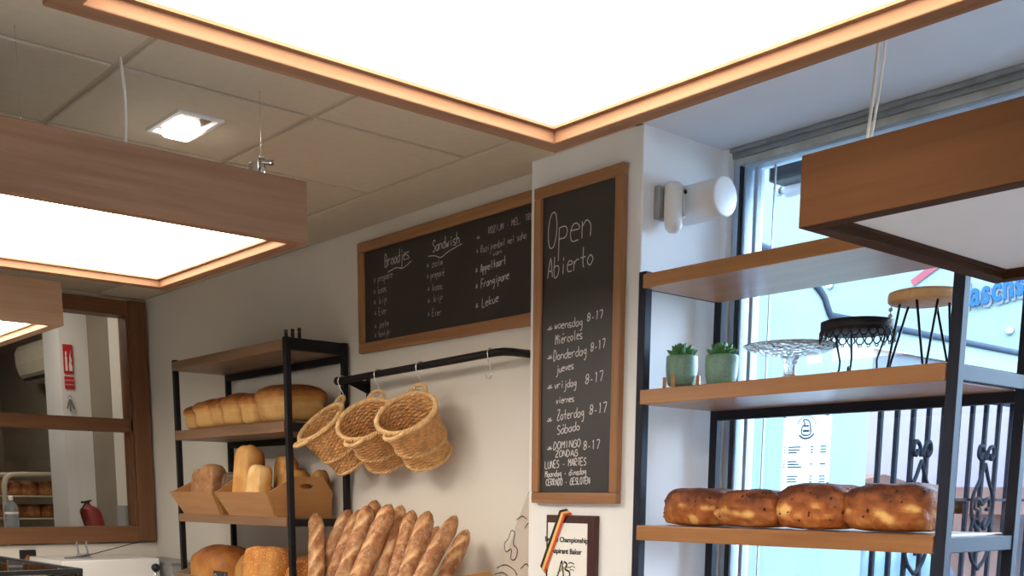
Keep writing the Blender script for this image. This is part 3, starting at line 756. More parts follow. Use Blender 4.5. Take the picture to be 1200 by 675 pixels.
# ------------------------------------------------------------------ baguettes in their crate
bc = thing('baguette_crate', 'open wooden crate holding baguettes under the baskets', 'crate', (2.4, 3.7, -.62))
part('front_panel', boxes(((2.085, 3.14, -.635), (2.10, 4.24, -.49)), bev=.002), M['crate_y'], bc)
part('back_panel', boxes(((2.635, 3.155, -.62), (2.65, 4.225, -.47)), bev=.002), M['crate_y'], bc)
part('bottom', boxes(((2.10, 3.155, -.6355), (2.635, 4.225, -.6235)), bev=.002), M['crate_y'], bc)
for y, hh in ((3.14, 0), (4.225, -.17)):
    m = MB(); m.prism([(2.10, -.635), (2.65, -.635), (2.65, -.40+hh*.3), (2.60, -.278+hh), (2.42, -.30+hh), (2.10, -.45+hh*.5)], lambda u, v, w: Vector((u, y+w, v)), .015)
    part('end_panel', m, M['crate_x'], bc)
def baguette(tip, base, r, seed):
    tip, base = Vector(tip), Vector(base)
    ax = base-tip; L = ax.length; ax.normalize()
    s = ax.cross(Vector((0, 0, 1))).normalized(); u = s.cross(ax)   # s along the wall, u towards room
    if u.x > 0: u = -u
    bm = bmesh.new(); n, seg = 90, 28; rings = []; vals = []
    rr = random.Random(seed); nc = rr.choice((3, 4, 4, 5)); ph = rr.uniform(.02, .1)
    cuts = [ph+.1+(.86/nc)*k+rr.uniform(-.03, .03) for k in range(nc)]; dep = [rr.uniform(.5, 1.2) for _ in cuts]
    bend = rr.uniform(-.016, .016); off = Vector((seed*2.3, seed, 0)); turn = rr.uniform(-.9, .7); tl = rr.uniform(.09, .15); shade = rr.uniform(-.10, .12)
    for i in range(n+1):
        t = i/n
        e = min(1, t/tl) if t < .5 else (min(1, (1-t)/.07) if t > .93 else 1)
        rad = r*(.26+.74*(1-(1-e)**2.3))
        if i == 0: rad = .002
        if i == 1: rad *= .75
        if i == n: rad = .001
        ring = []
        for k in range(seg):
            a = 2*pi*k/seg                      # a = 0 faces the room
            f = cos(a+turn)
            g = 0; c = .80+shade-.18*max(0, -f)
            for tc, dp in zip(cuts, dep):       # long slanting slashes, lifted ears
                sl = (t-tc-.11*sin(a+turn))/.045
                if f > -.1 and abs(sl) < 2.2:
                    w = max(0, f+.1)*dp
                    g += w*(-.15*math.exp(-(sl*1.7)**2)+.10*math.exp(-((sl-.95)*2.4)**2))
                    c -= .55*min(1, w*1.3)*math.exp(-(sl*1.25)**2)
                    c += .22*w*math.exp(-((sl-1.0)*2.6)**2)
            nv = mnoise.noise(Vector((t*7, f*1.2, sin(a)*1.2))+off)
            nf = mnoise.noise(Vector((t*34, f*3, sin(a)*3))+off)
            n3 = mnoise.noise(Vector((t*16, f*2, sin(a)*2))+off*1.7)
            q = rad*(1+g+.11*nv+.05*n3+.03*nf)
            p = tip+ax*(L*t)+s*(bend*sin(pi*t))+u*(q*cos(a))+s*(q*sin(a))
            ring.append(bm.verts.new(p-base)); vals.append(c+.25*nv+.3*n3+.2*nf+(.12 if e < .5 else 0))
        rings.append(ring)
    for A, B in zip(rings, rings[1:]):
        for k in range(seg):
            fc = bm.faces.new((A[k], A[(k+1) % seg], B[(k+1) % seg], B[k])); fc.smooth = True
    bm.faces.new(rings[0][::-1]); bm.faces.new(rings[-1])
    bmesh.ops.recalc_face_normals(bm, faces=bm.faces[:])
    me = bpy.data.meshes.new('baguette'); bm.to_mesh(me); bm.free(); set_attr(me, vals)
    return me, base
# tip, a point lower on the stick (seen at the frame edge), radius
BG = [((2.491, 4.215, -0.08), (2.199, 3.789, -0.585), 0.0359), ((2.58, 4.08, -0.063), (2.305, 4.09, -0.585), 0.0370), ((2.582, 3.995, -0.062), (2.302, 3.987, -0.585), 0.0336),
      ((2.56, 3.894, -0.043), (2.28, 3.855, -0.585), 0.0365), ((2.629, 3.946, -0.022), (2.362, 3.847, -0.585), 0.0334), ((2.534, 3.695, -0.037), (2.247, 3.724, -0.585), 0.0387),
      ((2.607, 3.724, -0.041), (2.32, 3.635, -0.585), 0.0320), ((2.58, 3.608, -0.06), (2.27, 3.432, -0.585), 0.0345), ((2.538, 3.441, -0.061), (2.215, 3.339, -0.585), 0.0367),
      ((2.649, 3.528, -0.124), (2.283, 3.358, -0.585), 0.0275), ((2.544, 3.275, -0.075), (2.201, 3.275, -0.585), 0.0325), ((2.661, 3.354, -0.133), (2.264, 3.205, -0.585), 0.0317)]
WORDS = ('first', 'second', 'third', 'fourth', 'fifth', 'sixth', 'seventh', 'eighth', 'ninth', 'tenth', 'eleventh', 'last')
for i, (tip, low, r) in enumerate(BG):
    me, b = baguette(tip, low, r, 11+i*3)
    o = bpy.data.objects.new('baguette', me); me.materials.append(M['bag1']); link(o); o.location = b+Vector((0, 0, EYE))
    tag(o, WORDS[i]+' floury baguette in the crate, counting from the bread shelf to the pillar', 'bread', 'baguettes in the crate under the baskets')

# counter they stand on
ct = thing('back_counter', 'white counter along the wall under the baguette crate', 'counter', (2.42, 3.6, FLOOR))
part('worktop', boxes(((2.04, 2.985, -.68), (2.725, 4.265, -.636)), bev=.004), M['white'], ct)
part('cabinet', boxes(((2.10, 2.99, FLOOR), (2.72, 4.26, -.68)), bev=.002), M['wallw'], ct)

# ------------------------------------------------------------------ hanging rail, hooks and baskets
hr = thing('hanging_rail', 'black steel rail on the wall carrying hooks and baskets', 'rail', (2.66, 3.6, .49))
m = MB(); RX_ = 2.60
m.tube([(RX_, 4.19, .489), (RX_, 4.17, .489), (RX_, 3.6, .501), (RX_, 3.12, .512), (RX_+.012, 3.085, .513), (RX_+.04, 3.07, .513), (WX, 3.07, .513)], .0145, 12)
part('bar', m, M['steel'], hr)
m = MB(); m.cyl((RX_, 4.18, .489), (RX_, 4.196, .489), .018, 14)
part('end_cap', m, M['steel'], hr)
m = MB(); m.box((RX_+.005, 4.132, .476), (WX-.006, 4.152, .494), .002); m.box((WX-.008, 4.127, .395), (WX-.001, 4.157, .51), .003)
m.prism([(2.62, .476), (2.72, .476), (2.72, .44)], lambda u, v, w: Vector((u, 4.140+w, v)), .004)
part('bracket', m, M['steel'], hr)

def hook_mesh():
    m = MB(); pts = []
    up = [(.0175*cos(radians(a)), 0, .0175*sin(radians(a))) for a in range(-30, 200, 18)]
    lo = [(-.0175, 0, -.01), (-.012, 0, -.03), (.0, 0, -.05), (.008, 0, -.068), (.006, 0, -.082), (-.006, 0, -.092), (-.02, 0, -.09), (-.029, 0, -.078)]
    m.tube([Vector(p) for p in up]+[Vector(p) for p in lo], .0022, 8)
    return m.mesh('s_hook')
hm_ = hook_mesh()
HK = [(4.155, .490, 'steel hook on the rail carrying the basket next to the bread shelf'), (3.875, .496, 'steel hook on the rail carrying the middle basket'), (3.578, .502, 'steel hook on the rail carrying the basket closest to the pillar'), (3.143, .512, 'empty steel hook on the rail near the pillar')]
for i, (y, z, lab) in enumerate(HK):
    o = bpy.data.objects.new('s_hook', hm_); link(o); o.location = (RX_, y, z+EYE)
    o.rotation_euler = (0, 0, radians((-25, -20, -25, 12)[i]))
    tag(o, lab, 'hook', 'hooks on the hanging rail')
hm_.materials.append(M['chrome'])

# one wicker basket: rim in the local XY plane at z = 0, body below, handles at -X and +X
AX, AY, BX_, BY_, DEP = .112, .124, .082, .094, .222
bk = thing('wicker_basket', 'wicker basket hanging closest to the pillar, its mouth towards the room', 'basket', (0, 0, 0), 'wicker baskets on the hanging rail')
def ell(f, phi, grow=0.0):
    e = f**.85
    return ((AX+(BX_-AX)*e+grow)*cos(phi), (AY+(BY_-AY)*e+grow)*sin(phi))
m = MB(); rows = 27; S = 17; seg = S*8
for k in range(rows):
    f = (k+.6)/rows; pts = []
    for q in range(seg):
        phi = 2*pi*q/seg
        g = .0032*cos(S*phi+pi*k)
        x, y = ell(f, phi, g); pts.append((x, y, -DEP*f))
    m.tube(pts, .0044, 5, closed=True)
part('woven_body', m, M['wicker'], bk)
m = MB()
for q in range(S*2):
    phi = 2*pi*(q)/(S*2)
    pts = [ell(f/6, phi, 0)+(-DEP*f/6,) for f in range(7)]
    m.tube(pts, .0035, 5)
part('stakes', m, M['wicker'], bk)
m = MB()
for st in range(3):
    pts = []
    for q in range(150):
        phi = 2*pi*q/150; tw = 22*phi+st*2*pi/3
        x, y = ell(0, phi, .003+.0065*cos(tw)); pts.append((x, y, .003+.0065*sin(tw)))
    m.tube(pts, .0052, 6, closed=True)
part('braided_rim', m, M['wickerd'], bk)
m = MB()
for st in range(2):
    for f in (.62, .97):
        pts = []
        for q in range(120):
            phi = 2*pi*q/120; tw = 20*phi+st*pi
            x, y = ell(f, phi, .006+.004*cos(tw)); pts.append((x, y, -DEP*f+.004*sin(tw)))
        m.tube(pts, .0045, 5, closed=True)
part('woven_band', m, M['wickerd'], bk)
m = MB()
for k in range(14):
    s = (k+.5)/14
    pts = [(BX_*s*cos(2*pi*q/60), BY_*s*sin(2*pi*q/60), -DEP+.002*cos(12*2*pi*q/60+pi*k)) for q in range(60)]
    m.tube(pts, .005, 5, closed=True)
part('woven_base', m, M['wicker'], bk)
for sg in (-1, 1):
    m = MB()
    for st in range(3):
        pts = []
        for q in range(41):
            a = pi*q/40; tw = a*9+st*2*pi/3
            rr = .042+.004*cos(tw)
            pts.append((sg*(AX+rr*1.05*sin(a)), rr*cos(a)*.95, .012*sin(a)+.004*sin(tw)))
        m.tube(pts, .0050, 6)
    part('handle', m, M['wickerd'], bk)
def hang_basket(hook, lower, label, first=False, roll=0.0):
    hook, lower = Vector(hook), Vector(lower)
    d = (lower-hook).normalized()
    h = Vector((d.x, d.y, 0)).normalized(); a = d.dot(h); b = -d.z
    n = h*b+Vector((0, 0, a))
    y = n.cross(d)
    R = Matrix((d, y, n)).transposed()
    loc = hook+d*(AX+.032)
    if first:
        o = bk; o.location = loc+Vector((0, 0, EYE)); o.rotation_euler = R.to_euler(); o['label'] = label
    else:
        o = dup(bk, loc, R.to_euler(), label)
    return o
hang_basket((2.597, 3.575, .415), (2.388, 3.497, .187), 'wicker basket hanging closest to the pillar, its mouth towards the room', True)
hang_basket((2.597, 3.872, .409), (2.425, 3.800, .203), 'middle wicker basket of the three hanging on the rail')
hang_basket((2.592, 4.145, .403), (2.388, 4.165, .203), 'wicker basket hanging next to the bread shelf, mouth turned to the back room')

# ------------------------------------------------------------------ window shelf ornaments
zt = .331
def succulent(label, x, y, z, stand):
    t = thing('potted_succulent', label, 'plant', (x, y, z), 'succulents on the window shelf')
    z0 = z+(.012 if stand else 0)
    m = MB(); m.lathe([(.036, z0), (.042, z0+.004), (.048, z0+.03), (.050, z0+.06), (.0495, z0+.088), (.047, z0+.092), (.044, z0+.088), (.043, z0+.074)], (x, y, 0), 32)
    part('pot', m, M['pot'], t)
    m = MB()
    for ring, (cnt, ln, tilt) in enumerate(((8, .050, 18), (7, .042, 38), (5, .032, 62), (3, .022, 80))):
        for k in range(cnt):
            a = 2*pi*k/cnt+ring*.4; e = radians(tilt)
            d = Vector((cos(a)*cos(e), sin(a)*cos(e), sin(e))); s = Vector((-sin(a), cos(a), 0))
            c = Vector((x, y, z0+.086+.004*ring)); pts = [c+d*(ln*u)+Vector((0, 0, .008*u*u)) for u in (0, .2, .45, .7, .9, 1.0)]
            m.tube(pts, [.006, .0085, .0095, .0075, .004, .0008], 8)
    part('leaves', m, M['leaf'], t)
    if stand:
        m = MB()
        for a in (0.25, 0.25+pi/2):
            R = Matrix.Rotation(a, 3, 'Z')
            m.box((x-.062, y-.005, z), (x+.062, y+.005, z+.011), .001, R)
            for s in (-1, 1):
                p = Vector((x, y, 0))+R @ Vector((s*.0575, 0, 0))
                m.box((p.x-.006, p.y-.005, z), (p.x+.006, p.y+.005, z+.042), .001, R)
        part('wooden_stand', m, M['crate_x'], t)
succulent('green succulent in a speckled pot on a wooden stand, by the pillar', 2.685, 2.305, zt, True)
succulent('green succulent in a speckled pot standing directly on the window shelf', 2.685, 2.148, zt, False)

gm_, nt, b = new_mat('cut_glass')
b.inputs['Base Color'].default_value = (0.93, 0.95, 0.97, 1); b.inputs['Transmission Weight'].default_value = 0.85; b.inputs['Roughness'].default_value = 0.12; b.inputs['IOR'].default_value = 1.3
tc = N(nt, 'ShaderNodeTexCoord'); vo = N(nt, 'ShaderNodeTexVoronoi', Scale=70.0); nt.links.new(tc.outputs['Object'], vo.inputs['Vector'])
bp = N(nt, 'ShaderNodeBump', Strength=0.9, Distance=0.006); nt.links.new(vo.outputs['Distance'], bp.inputs['Height']); nt.links.new(bp.outputs['Normal'], b.inputs['Normal'])
cs = thing('glass_cake_stand', 'cut glass footed cake stand on the window shelf', 'cake stand', (2.76, 1.955, zt))
m = MB(); z = zt
m.lathe([(.02, z+.076), (.05, z+.080), (.10, z+.088), (.135, z+.104), (.139, z+.108), (.134, z+.109), (.10, z+.096), (.05, z+.088), (.01, z+.086)], (2.76, 1.955, 0), 48, mod=lambda a, j: 1+(.012*cos(24*a) if 2 < j < 6 else 0))
part('plate', m, gm_, cs)
m = MB(); m.lathe([(.052, z), (.053, z+.004), (.035, z+.014), (.018, z+.024), (.015, z+.045), (.019, z+.062), (.026, z+.076), (.01, z+.077)], (2.76, 1.955, 0), 24, mod=lambda a, j: 1+.04*cos(12*a))
part('foot', m, gm_, cs)

ks = thing('black_cake_stand', 'black metal cake stand with lace edge and curled wire legs', 'cake stand', (2.76, 1.737, zt))
c = Vector((2.76, 1.737, 0)); r0 = .100
m = MB(); m.lathe([(.01, zt+.121), (r0-.004, zt+.121), (r0, zt+.124), (r0+.001, zt+.150), (r0-.004, zt+.152), (r0-.006, zt+.146), (.01, zt+.144)], c, 48)
tr_ = part('tray', m, M['steel'], ks)
m = MB()
for k in range(26):
    a = 2*pi*k/26; tx = Vector((-sin(a), cos(a), 0)); p = c+Vector((cos(a)*(r0+.001), sin(a)*(r0+.001), zt+.114))
    m.tube([p+tx*(.0105*cos(q*pi/8))+Vector((0, 0, .011*sin(q*pi/8))) for q in range(16)], .0021, 5, closed=True)
    m.tube([p+tx*(.005*cos(q*pi/4))+Vector((0, 0, -.014+.004*sin(q*pi/4))) for q in range(8)], .0016, 5, closed=True)
part('lace_edge', m, M['steel'], tr_)
for k in range(3):
    a = radians(200+120*k); d = Vector((cos(a), sin(a), 0)); m = MB()
    prof = [(.078, .122), (.074, .10), (.066, .075), (.058, .05), (.060, .028), (.070, .010), (.082, .004), (.092, .008), (.094, .018), (.086, .022), (.080, .016)]
    m.tube([c+d*r+Vector((0, 0, zt+h)) for r, h in prof], .003, 8)
    part('leg', m, M['steel'], ks)
ws = thing('wooden_cake_stand', 'round wooden display stand on black hairpin legs, next to the steel post', 'cake stand', (2.76, 1.55, zt))
c = Vector((2.765, 1.545, 0))
m = MB(); m.lathe([(.01, zt+.178), (.088, zt+.178), (.093, zt+.182), (.094, zt+.197), (.092, zt+.204), (.086, zt+.206), (.01, zt+.206)], c, 40)
part('top', m, wood('stand_top_wood', srgb(206, 168, 122), srgb(176, 136, 92), 0), ws)
for k in range(3):
    a = radians(215+120*k); d = Vector((cos(a), sin(a), 0)); s = Vector((-sin(a), cos(a), 0)); m = MB()
    foot = c+d*.092+Vector((0, 0, zt+.003))
    m.tube([c+d*.056+s*.026+Vector((0, 0, zt+.180)), foot+s*.004+Vector((0, 0, .006)), foot, foot-s*.004+Vector((0, 0, .006)), c+d*.056-s*.026+Vector((0, 0, zt+.180))], .0034, 8)
    part('leg', m, M['steel'], ws)
m = MB(); q = c+Vector((-.08, .045, zt+.178))
m.tube([q, q+Vector((-.004, .003, -.02)), q+Vector((-.002, .004, -.035))], .0012, 5)
for h in (.02, .036, .048): m.lathe([(.001, -.006), (.005, -.003), (.006, 0), (.005, .003), (.001, .006)], q+Vector((-.003, .004, -h)), 10)
part('bead_tag', m, M['grey'], ws)

# motion detector and wall lamp on the side of the pillar
md = thing('motion_detector', 'white motion detector with rounded nose on the pillar side wall', 'detector', (2.74, NY, .9))
m = MB(); m.box((2.693, NY-.022, .865), (2.742, NY, .965), .004)
part('bracket', m, M['grey'], md)
m = MB(); R = Matrix.Rotation(radians(12), 3, 'Z')
m.lathe([(.004, -.078), (.016, -.076), (.027, -.066), (.032, -.05), (.034, -.03), (.034, .055), (.032, .066), (.024, .073), (.005, .075)], (2.735, NY-.046, .90), 28, sx=1.0, sy=.75)
hs_ = part('housing', m, M['white'], md)
m = MB(); m.lathe([(.004, -.022), (.017, -.016), (.022, 0), (.017, .016), (.004, .022)], (2.738, NY-.054, .848), 20)
part('dome_lens', m, M['white'], hs_)
m = MB(); m.box((2.752, NY-.074, .868), (2.762, NY-.060, .955), .002)
part('chrome_strip', m, M['chrome'], hs_); m = MB(); m.lathe([(.001, -.002), (.007, -.001), (.007, .002), (.001, .003)], (2.757, NY-.074, .945), 12, R=Matrix.Rotation(pi/2, 3, 'X'))
part('sensor_eye', m, M['black'], hs_)
wl = thing('wall_lamp', 'white cylinder wall lamp beside the motion detector', 'lamp', (2.845, NY, .93))
m = MB(); Rm = Matrix.Rotation(pi/2, 3, 'X') 
m.lathe([(.046, 0), (.058, .003), (.060, .006), (.060, .158), (.0585, .162), (.054, .164), (.01, .164)], (2.845, NY, .93), 40, R=Rm)
part('cylinder_shade', m, M['white'], wl)

# menu sheet fixed to the glass
mn = thing('price_list', 'pale price list sheet fixed to the shop window glass', 'paper', (GX-.01, 2.12, -.05))
shp = part('sheet', boxes(((GX-.006, 2.022, -.12), (GX-.003, 2.207, .276))), M['menu'], mn)
m = MB(); fx2 = GX-.0068
def dash(y0, y1, z, w=.0045): m.ribbon([(fx2, y0, z), (fx2, (y0+y1)/2, z+.0006), (fx2, y1, z)], w, (-1, 0, 0))
for zz in (.165, .156, .147, .118, .109, .100, .070, .061, .052, .022, .013, .004, -.03, -.04, -.05):
    wv = rnd.uniform(.03, .058); dash(2.182, 2.182-wv, zz); dash(2.198, 2.194, zz)
    if rnd.random() < .7: dash(2.095, 2.085, zz); dash(2.058, 2.036, zz)
cy_, cz_ = 2.115, .228
for k in range(14):
    a = radians(20+k*140/13); p = (fx2, cy_+.036*cos(a), cz_+.036*sin(a)); q = (fx2, cy_+.036*cos(a+.1), cz_+.036*sin(a+.1)); m.ribbon([p, q], .007, (-1, 0, 0))
m.ribbon([(fx2, cy_+.036*cos(radians(a)), cz_+.036*sin(radians(a))) for a in range(215, 326, 8)], .006, (-1, 0, 0))
m.ribbon([(fx2, y, z) for y, z in catmull([(2.13,.205),(2.132,.228),(2.122,.238),(2.128,.252),(2.11,.250),(2.102,.238),(2.10,.205),(2.13,.205)], 4)], .005, (-1, 0, 0))
dash(2.128, 2.104, .216, .008); dash(2.126, 2.106, .232, .006)
part('printed_lettering', m, M['menuink'], shp)
for y in (2.198, 2.035):
    mm = MB(); mm.lathe([(.001, -.004), (.007, -.003), (.008, 0), (.005, .004), (.001, .005)], (GX-.012, y, .268), 12, R=Matrix.Rotation(pi/2, 3, 'Y'))
    part('suction_cup', mm, M['grey'], mn)

# ------------------------------------------------------------------ outside the shop window
struct('exterior_ground', boxes(((GX+.12, -12, FLOOR-.2), (30, 24, FLOOR-.1))), M['asph'])
# garden wall running away from the shop, stepped coping, opening with a grille
gw = thing('garden_wall', 'white exterior wall with curved dark coping beyond the window', 'wall', (4.5, 2.9, FLOOR)); gw['kind'] = 'structure'; del gw['category']
Y0 = 2.9
cur = catmull([(3.30, 1.06), (3.9, 1.02), (4.10, .985), (4.23, .930), (4.31, .885), (4.345, .84), (4.373, .807)], 5)
top = cur+[(9.5, .807)]
outer = [(3.30, FLOOR)]+top+[(9.5, .70), (4.75, .70), (4.75, FLOOR)]
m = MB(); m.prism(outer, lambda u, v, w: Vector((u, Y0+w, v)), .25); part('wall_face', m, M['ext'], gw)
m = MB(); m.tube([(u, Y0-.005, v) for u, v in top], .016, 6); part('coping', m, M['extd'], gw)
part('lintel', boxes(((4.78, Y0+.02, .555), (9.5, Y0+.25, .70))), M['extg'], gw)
part('wall_pier', boxes(((9.3, Y0, FLOOR), (9.6, Y0+.25, .8))), M['ext'], gw)
gr = thing('window_grille', 'black wrought iron grille with scrolls in the wall outside', 'grille', (6.5, 2.95, FLOOR))
xb = 4.88; bars = []
while xb < 9.2: bars.append(xb); xb += .158
for x in bars:
    part('bar', boxes(((x-.011, Y0+.10, -1.2), (x+.011, Y0+.122, .56))), M['iron'], gr)
part('cross_rail', boxes(((4.78, Y0+.1, -.012), (9.3, Y0+.118, .004)), ((4.78, Y0+.1, -1.2), (9.3, Y0+.118, -1.17))), M['iron'], gr)
for xc in (5.43, 6.14, 6.85):
    m = MB(); yy = Y0+.09
    for s in (-1, 1):
        def sc(pts, r=.016): m.tube([(xc+s*u, yy, v) for u, v in catmull(pts, 5)], r*.72, 6)
        sc([(0, .20), (.05, .11), (.11, .03), (.125, -.05), (.10, -.12), (.04, -.17), (.02, -.14), (.055, -.11)])
        sc([(.01, .22), (.03, .28), (.075, .295), (.09, .25), (.06, .225), (.045, .255)])
        sc([(.0, -.03), (.04, -.005), (.075, .0), (.085, -.045), (.05, -.06)])
        sc([(.10, -.12), (.12, -.24), (.08, -.34), (.0, -.40)])
        sc([(.0, -.30), (.02, -.22), (.065, -.20), (.085, -.25), (.05, -.27)])
    part('scroll_ornament', m, M['iron'], gr)
# black awning cassette and its grey lamp above the glass
aw2 = thing('awning_cassette', 'black awning box fixed outside above the shop window', 'awning', (3.35, 0, 1.1))
part('box', boxes(((GX+.16, -2.4, 1.075), (GX+.42, 2.44, 1.32)), bev=.01), M['black'], aw2)
part('wall_bracket', boxes(((GX+.145, 2.0, 1.15), (GX+.17, 2.1, 1.3)), ((GX+.145, -1.0, 1.15), (GX+.17, -.9, 1.3))), M['black'], aw2)
fl = aw2
m = MB(); m.cyl((3.37, 2.435, 1.072), (3.37, 2.2, 1.08), .028, 20)
part('roller_tube', m, M['grey'], fl, 'grey tube end'); m = MB(); m.cyl((3.37, 2.46, 1.071), (3.37, 2.43, 1.071), .010, 12); m.cyl((3.37, 2.475, 1.071), (3.37, 2.46, 1.071), .016, 12)
part('roller_pin', m, M['alu'], fl)
# shop across the street with a sign fascia
bd = thing('sign_building', 'pale shop front across the street with blue sign lettering', 'building', (8.2, 4.5, FLOOR))
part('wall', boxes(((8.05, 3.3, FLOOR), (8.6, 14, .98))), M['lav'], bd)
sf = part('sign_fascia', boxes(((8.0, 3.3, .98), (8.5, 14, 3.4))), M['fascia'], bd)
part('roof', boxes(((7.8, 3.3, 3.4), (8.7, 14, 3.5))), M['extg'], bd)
arc = [('l', 4.128, 1.405, .02), ('a', 4.06, 1.405, .04), ('s', 3.98, 1.41, .06), ('c', 3.90, 1.418, .08), ('h', 3.815, 1.428, .10), ('s', 3.733, 1.44, .12)]
for ch, y, z, rot in arc:
    Rr = R_X @ Matrix.Rotation(rot, 3, 'Z') @ Matrix.Diagonal((.66, 1, 1))
    font_part('sign_letter_shade', ch, .25, M['bluesh'], sf, Rr, (7.985, y-.012, z-.018), .003, bold=.012)
    font_part('sign_letter', ch, .25, M['blue'], sf, Rr, (7.975, y, z), .004, bold=.006)
m = MB(); m.ribbon([(7.985, 4.58, 1.63), (7.985, 4.40, 1.73), (7.985, 4.2, 1.80)], .055, (-1, 0, 0)); part('sign_stroke', m, M['pink'], sf)
for y, z in ((5.31, 1.71), (3.79, 1.196)):
    m = MB(); m.lathe([(.01, 0), (.028, .004), (.028, .02), (.01, .026)], (7.998, y, z), 12, R=Matrix.Rotation(-pi/2, 3, 'Y')); part('sign_bolt', m, M['alu'], sf)
tr = thing('terracotta_house', 'low terracotta coloured house seen through the iron grille', 'building', (7.6, 4.6, FLOOR))
part('wall', boxes(((7.2, 3.6, FLOOR), (7.9, 9.0, .0)), ((7.2, 4.5, -.1), (7.9, 5.2, .11)), ((7.2, 3.3, -.1), (7.9, 3.9, .08))), M['terra'], tr)
m = MB(); m.prism([(7.1, .11), (8.0, .11), (7.55, .18)], lambda u, v, w: Vector((u, 4.45+w, v)), .8); part('roof', m, M['terra'], tr)
# parked car
cr = thing('parked_car', 'dark parked car in the street behind the iron grille', 'car', (5.5, 3.9, FLOOR))
m = MB(); prof = [(4.9, -1.2), (4.85, -.95), (5.0, -.72), (5.7, -.62), (6.15, -.26), (6.9, -.18), (7.9, -.25), (8.4, -.6), (8.6, -.75), (8.6, -1.2)]
prof = [((u-4.9)*.84+3.9, v) for u, v in prof]
m.prism(prof, lambda u, v, w: Vector((u, 3.4+w, v)), 1.2); part('body', m, M['car'], cr)
m = MB(); m.prism([((u-4.9)*.84+3.9, v) for u, v in [(5.85, -.60), (6.22, -.31), (6.9, -.25), (7.75, -.31), (8.1, -.6)]], lambda u, v, w: Vector((u, 3.385+w, v)), .02)
part('side_window', m, M['carwin'], cr)
for x in (4.45, 6.4):
    m = MB(); m.cyl((x, 3.36, -1.28), (x, 3.58, -1.28), .32, 24); part('wheel', m, M['black'], cr)

# ------------------------------------------------------------------ back room behind the hatch
RB = CEIL+.3
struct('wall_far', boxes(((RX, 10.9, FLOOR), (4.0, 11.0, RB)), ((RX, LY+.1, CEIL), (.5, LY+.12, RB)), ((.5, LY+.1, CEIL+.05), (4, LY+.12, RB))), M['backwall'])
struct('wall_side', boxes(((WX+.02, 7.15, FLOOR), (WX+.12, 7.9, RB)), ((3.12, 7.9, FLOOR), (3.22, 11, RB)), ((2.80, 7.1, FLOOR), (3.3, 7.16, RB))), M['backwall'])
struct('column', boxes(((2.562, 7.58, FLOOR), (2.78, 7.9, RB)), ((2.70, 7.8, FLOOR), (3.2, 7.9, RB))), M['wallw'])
struct('ceiling_back_room', boxes(((RX, LY+.1, RB), (4, 11, RB+.05))), M['ceil'])
struct('trim_3', boxes(((.4, LY+.1, -.235), (WX, LY+.34, -.205)), bev=.003), M['white'])
struct('trim_4', boxes(((2.50, 7.0, -.26), (WX, 7.5, -.235)), bev=.003), M['white'])
ac = thing('air_conditioner', 'beige split air conditioner on the back room side wall', 'air conditioner', (3.0, 9.15, .9))
m = MB(); m.prism([(3.115, .90), (2.99, .90), (2.93, .95), (2.905, 1.03), (2.90, 1.13), (2.93, 1.18), (3.115, 1.19)], lambda u, v, w: Vector((u, 8.66+w, v)), 1.0)
part('housing', m, M['cream'], ac)
m = MB(); m.box((2.94, 8.72, .905), (2.975, 9.6, .925), .003); part('louvre', m, M['black'], ac)
fs = thing('fire_extinguisher_sign', 'red fire extinguisher sign on the back room column', 'sign', (2.61, 7.58, .68))
sp = part('sign_plate', boxes(((2.583, 7.572, .783), (2.645, 7.579, .972)), ((2.583, 7.572, .685), (2.645, 7.579, .765))), M['redsign'], fs)
m = MB(); yy = 7.571
m.prism([(2.592, .80), (2.606, .80), (2.606, .885), (2.602, .895), (2.602, .905), (2.606, .912), (2.600, .93), (2.594, .915), (2.596, .895), (2.592, .885)], lambda u, v, w: Vector((u, yy-w, v)), .0015)
m.prism([(2.616, .80), (2.636, .80), (2.638, .83), (2.630, .85), (2.636, .87), (2.628, .90), (2.632, .935), (2.622, .90), (2.620, .86), (2.616, .84)], lambda u, v, w: Vector((u, yy-w, v)), .0015)
part('pictogram', m, M['paper'], sp)
font_part('lettering', 'EXTINTOR', .0125, M['paper'], sp, R_Y, (2.614, 7.5705, .735)); font_part('lettering', 'INCENDIOS', .0115, M['paper'], sp, R_Y, (2.614, 7.5705, .708))
kb = thing('hanging_keys', 'small dark bunch of keys hanging on the back room column', 'keys', (2.605, 7.57, .6))
m = MB(); m.tube([(2.606+.012*cos(a*pi/6), 7.567, .628+.012*sin(a*pi/6)) for a in range(12)], .0018, 6, closed=True); m.cyl((2.606, 7.579, .640), (2.606, 7.560, .640), .003, 8)
part('ring', m, M['chrome'], kb)
for k, (a, l) in enumerate(((-.35, .06), (0, .075), (.3, .06))):
    m = MB(); R = Matrix.Rotation(a, 3, 'Y'); m.box((2.606-a*.04-.006, 7.563-k*.002, .612-l), (2.606-a*.04+.006, 7.566-k*.002, .618), .001, R); part('key', m, M['alu'], kb)
fe = thing('fire_extinguisher', 'red fire extinguisher by the back room column', 'fire extinguisher', (2.62, 7.3, -.235))
m = MB(); c = Vector((2.632, 7.3, 0)); m.lathe([(.060, -.235), (.068, -.228), (.068, -.13), (.060, -.105), (.035, -.088), (.018, -.082), (.016, -.074), (.004, -.072)], c, 28)
for v in m.bm.verts: v.co.x -= .25*(v.co.z+.235)
part('cylinder', m, M['red'], fe)
m = MB(); m.cyl((2.594, 7.3, -.078), (2.588, 7.3, -.052), .012, 12); m.tube([(2.588, 7.3, -.056), (2.56, 7.295, -.062), (2.545, 7.29, -.060)], .007, 8); m.tube([(2.588, 7.3, -.054), (2.615, 7.3, -.05)], .006, 8)
part('valve', m, M['black'], fe)
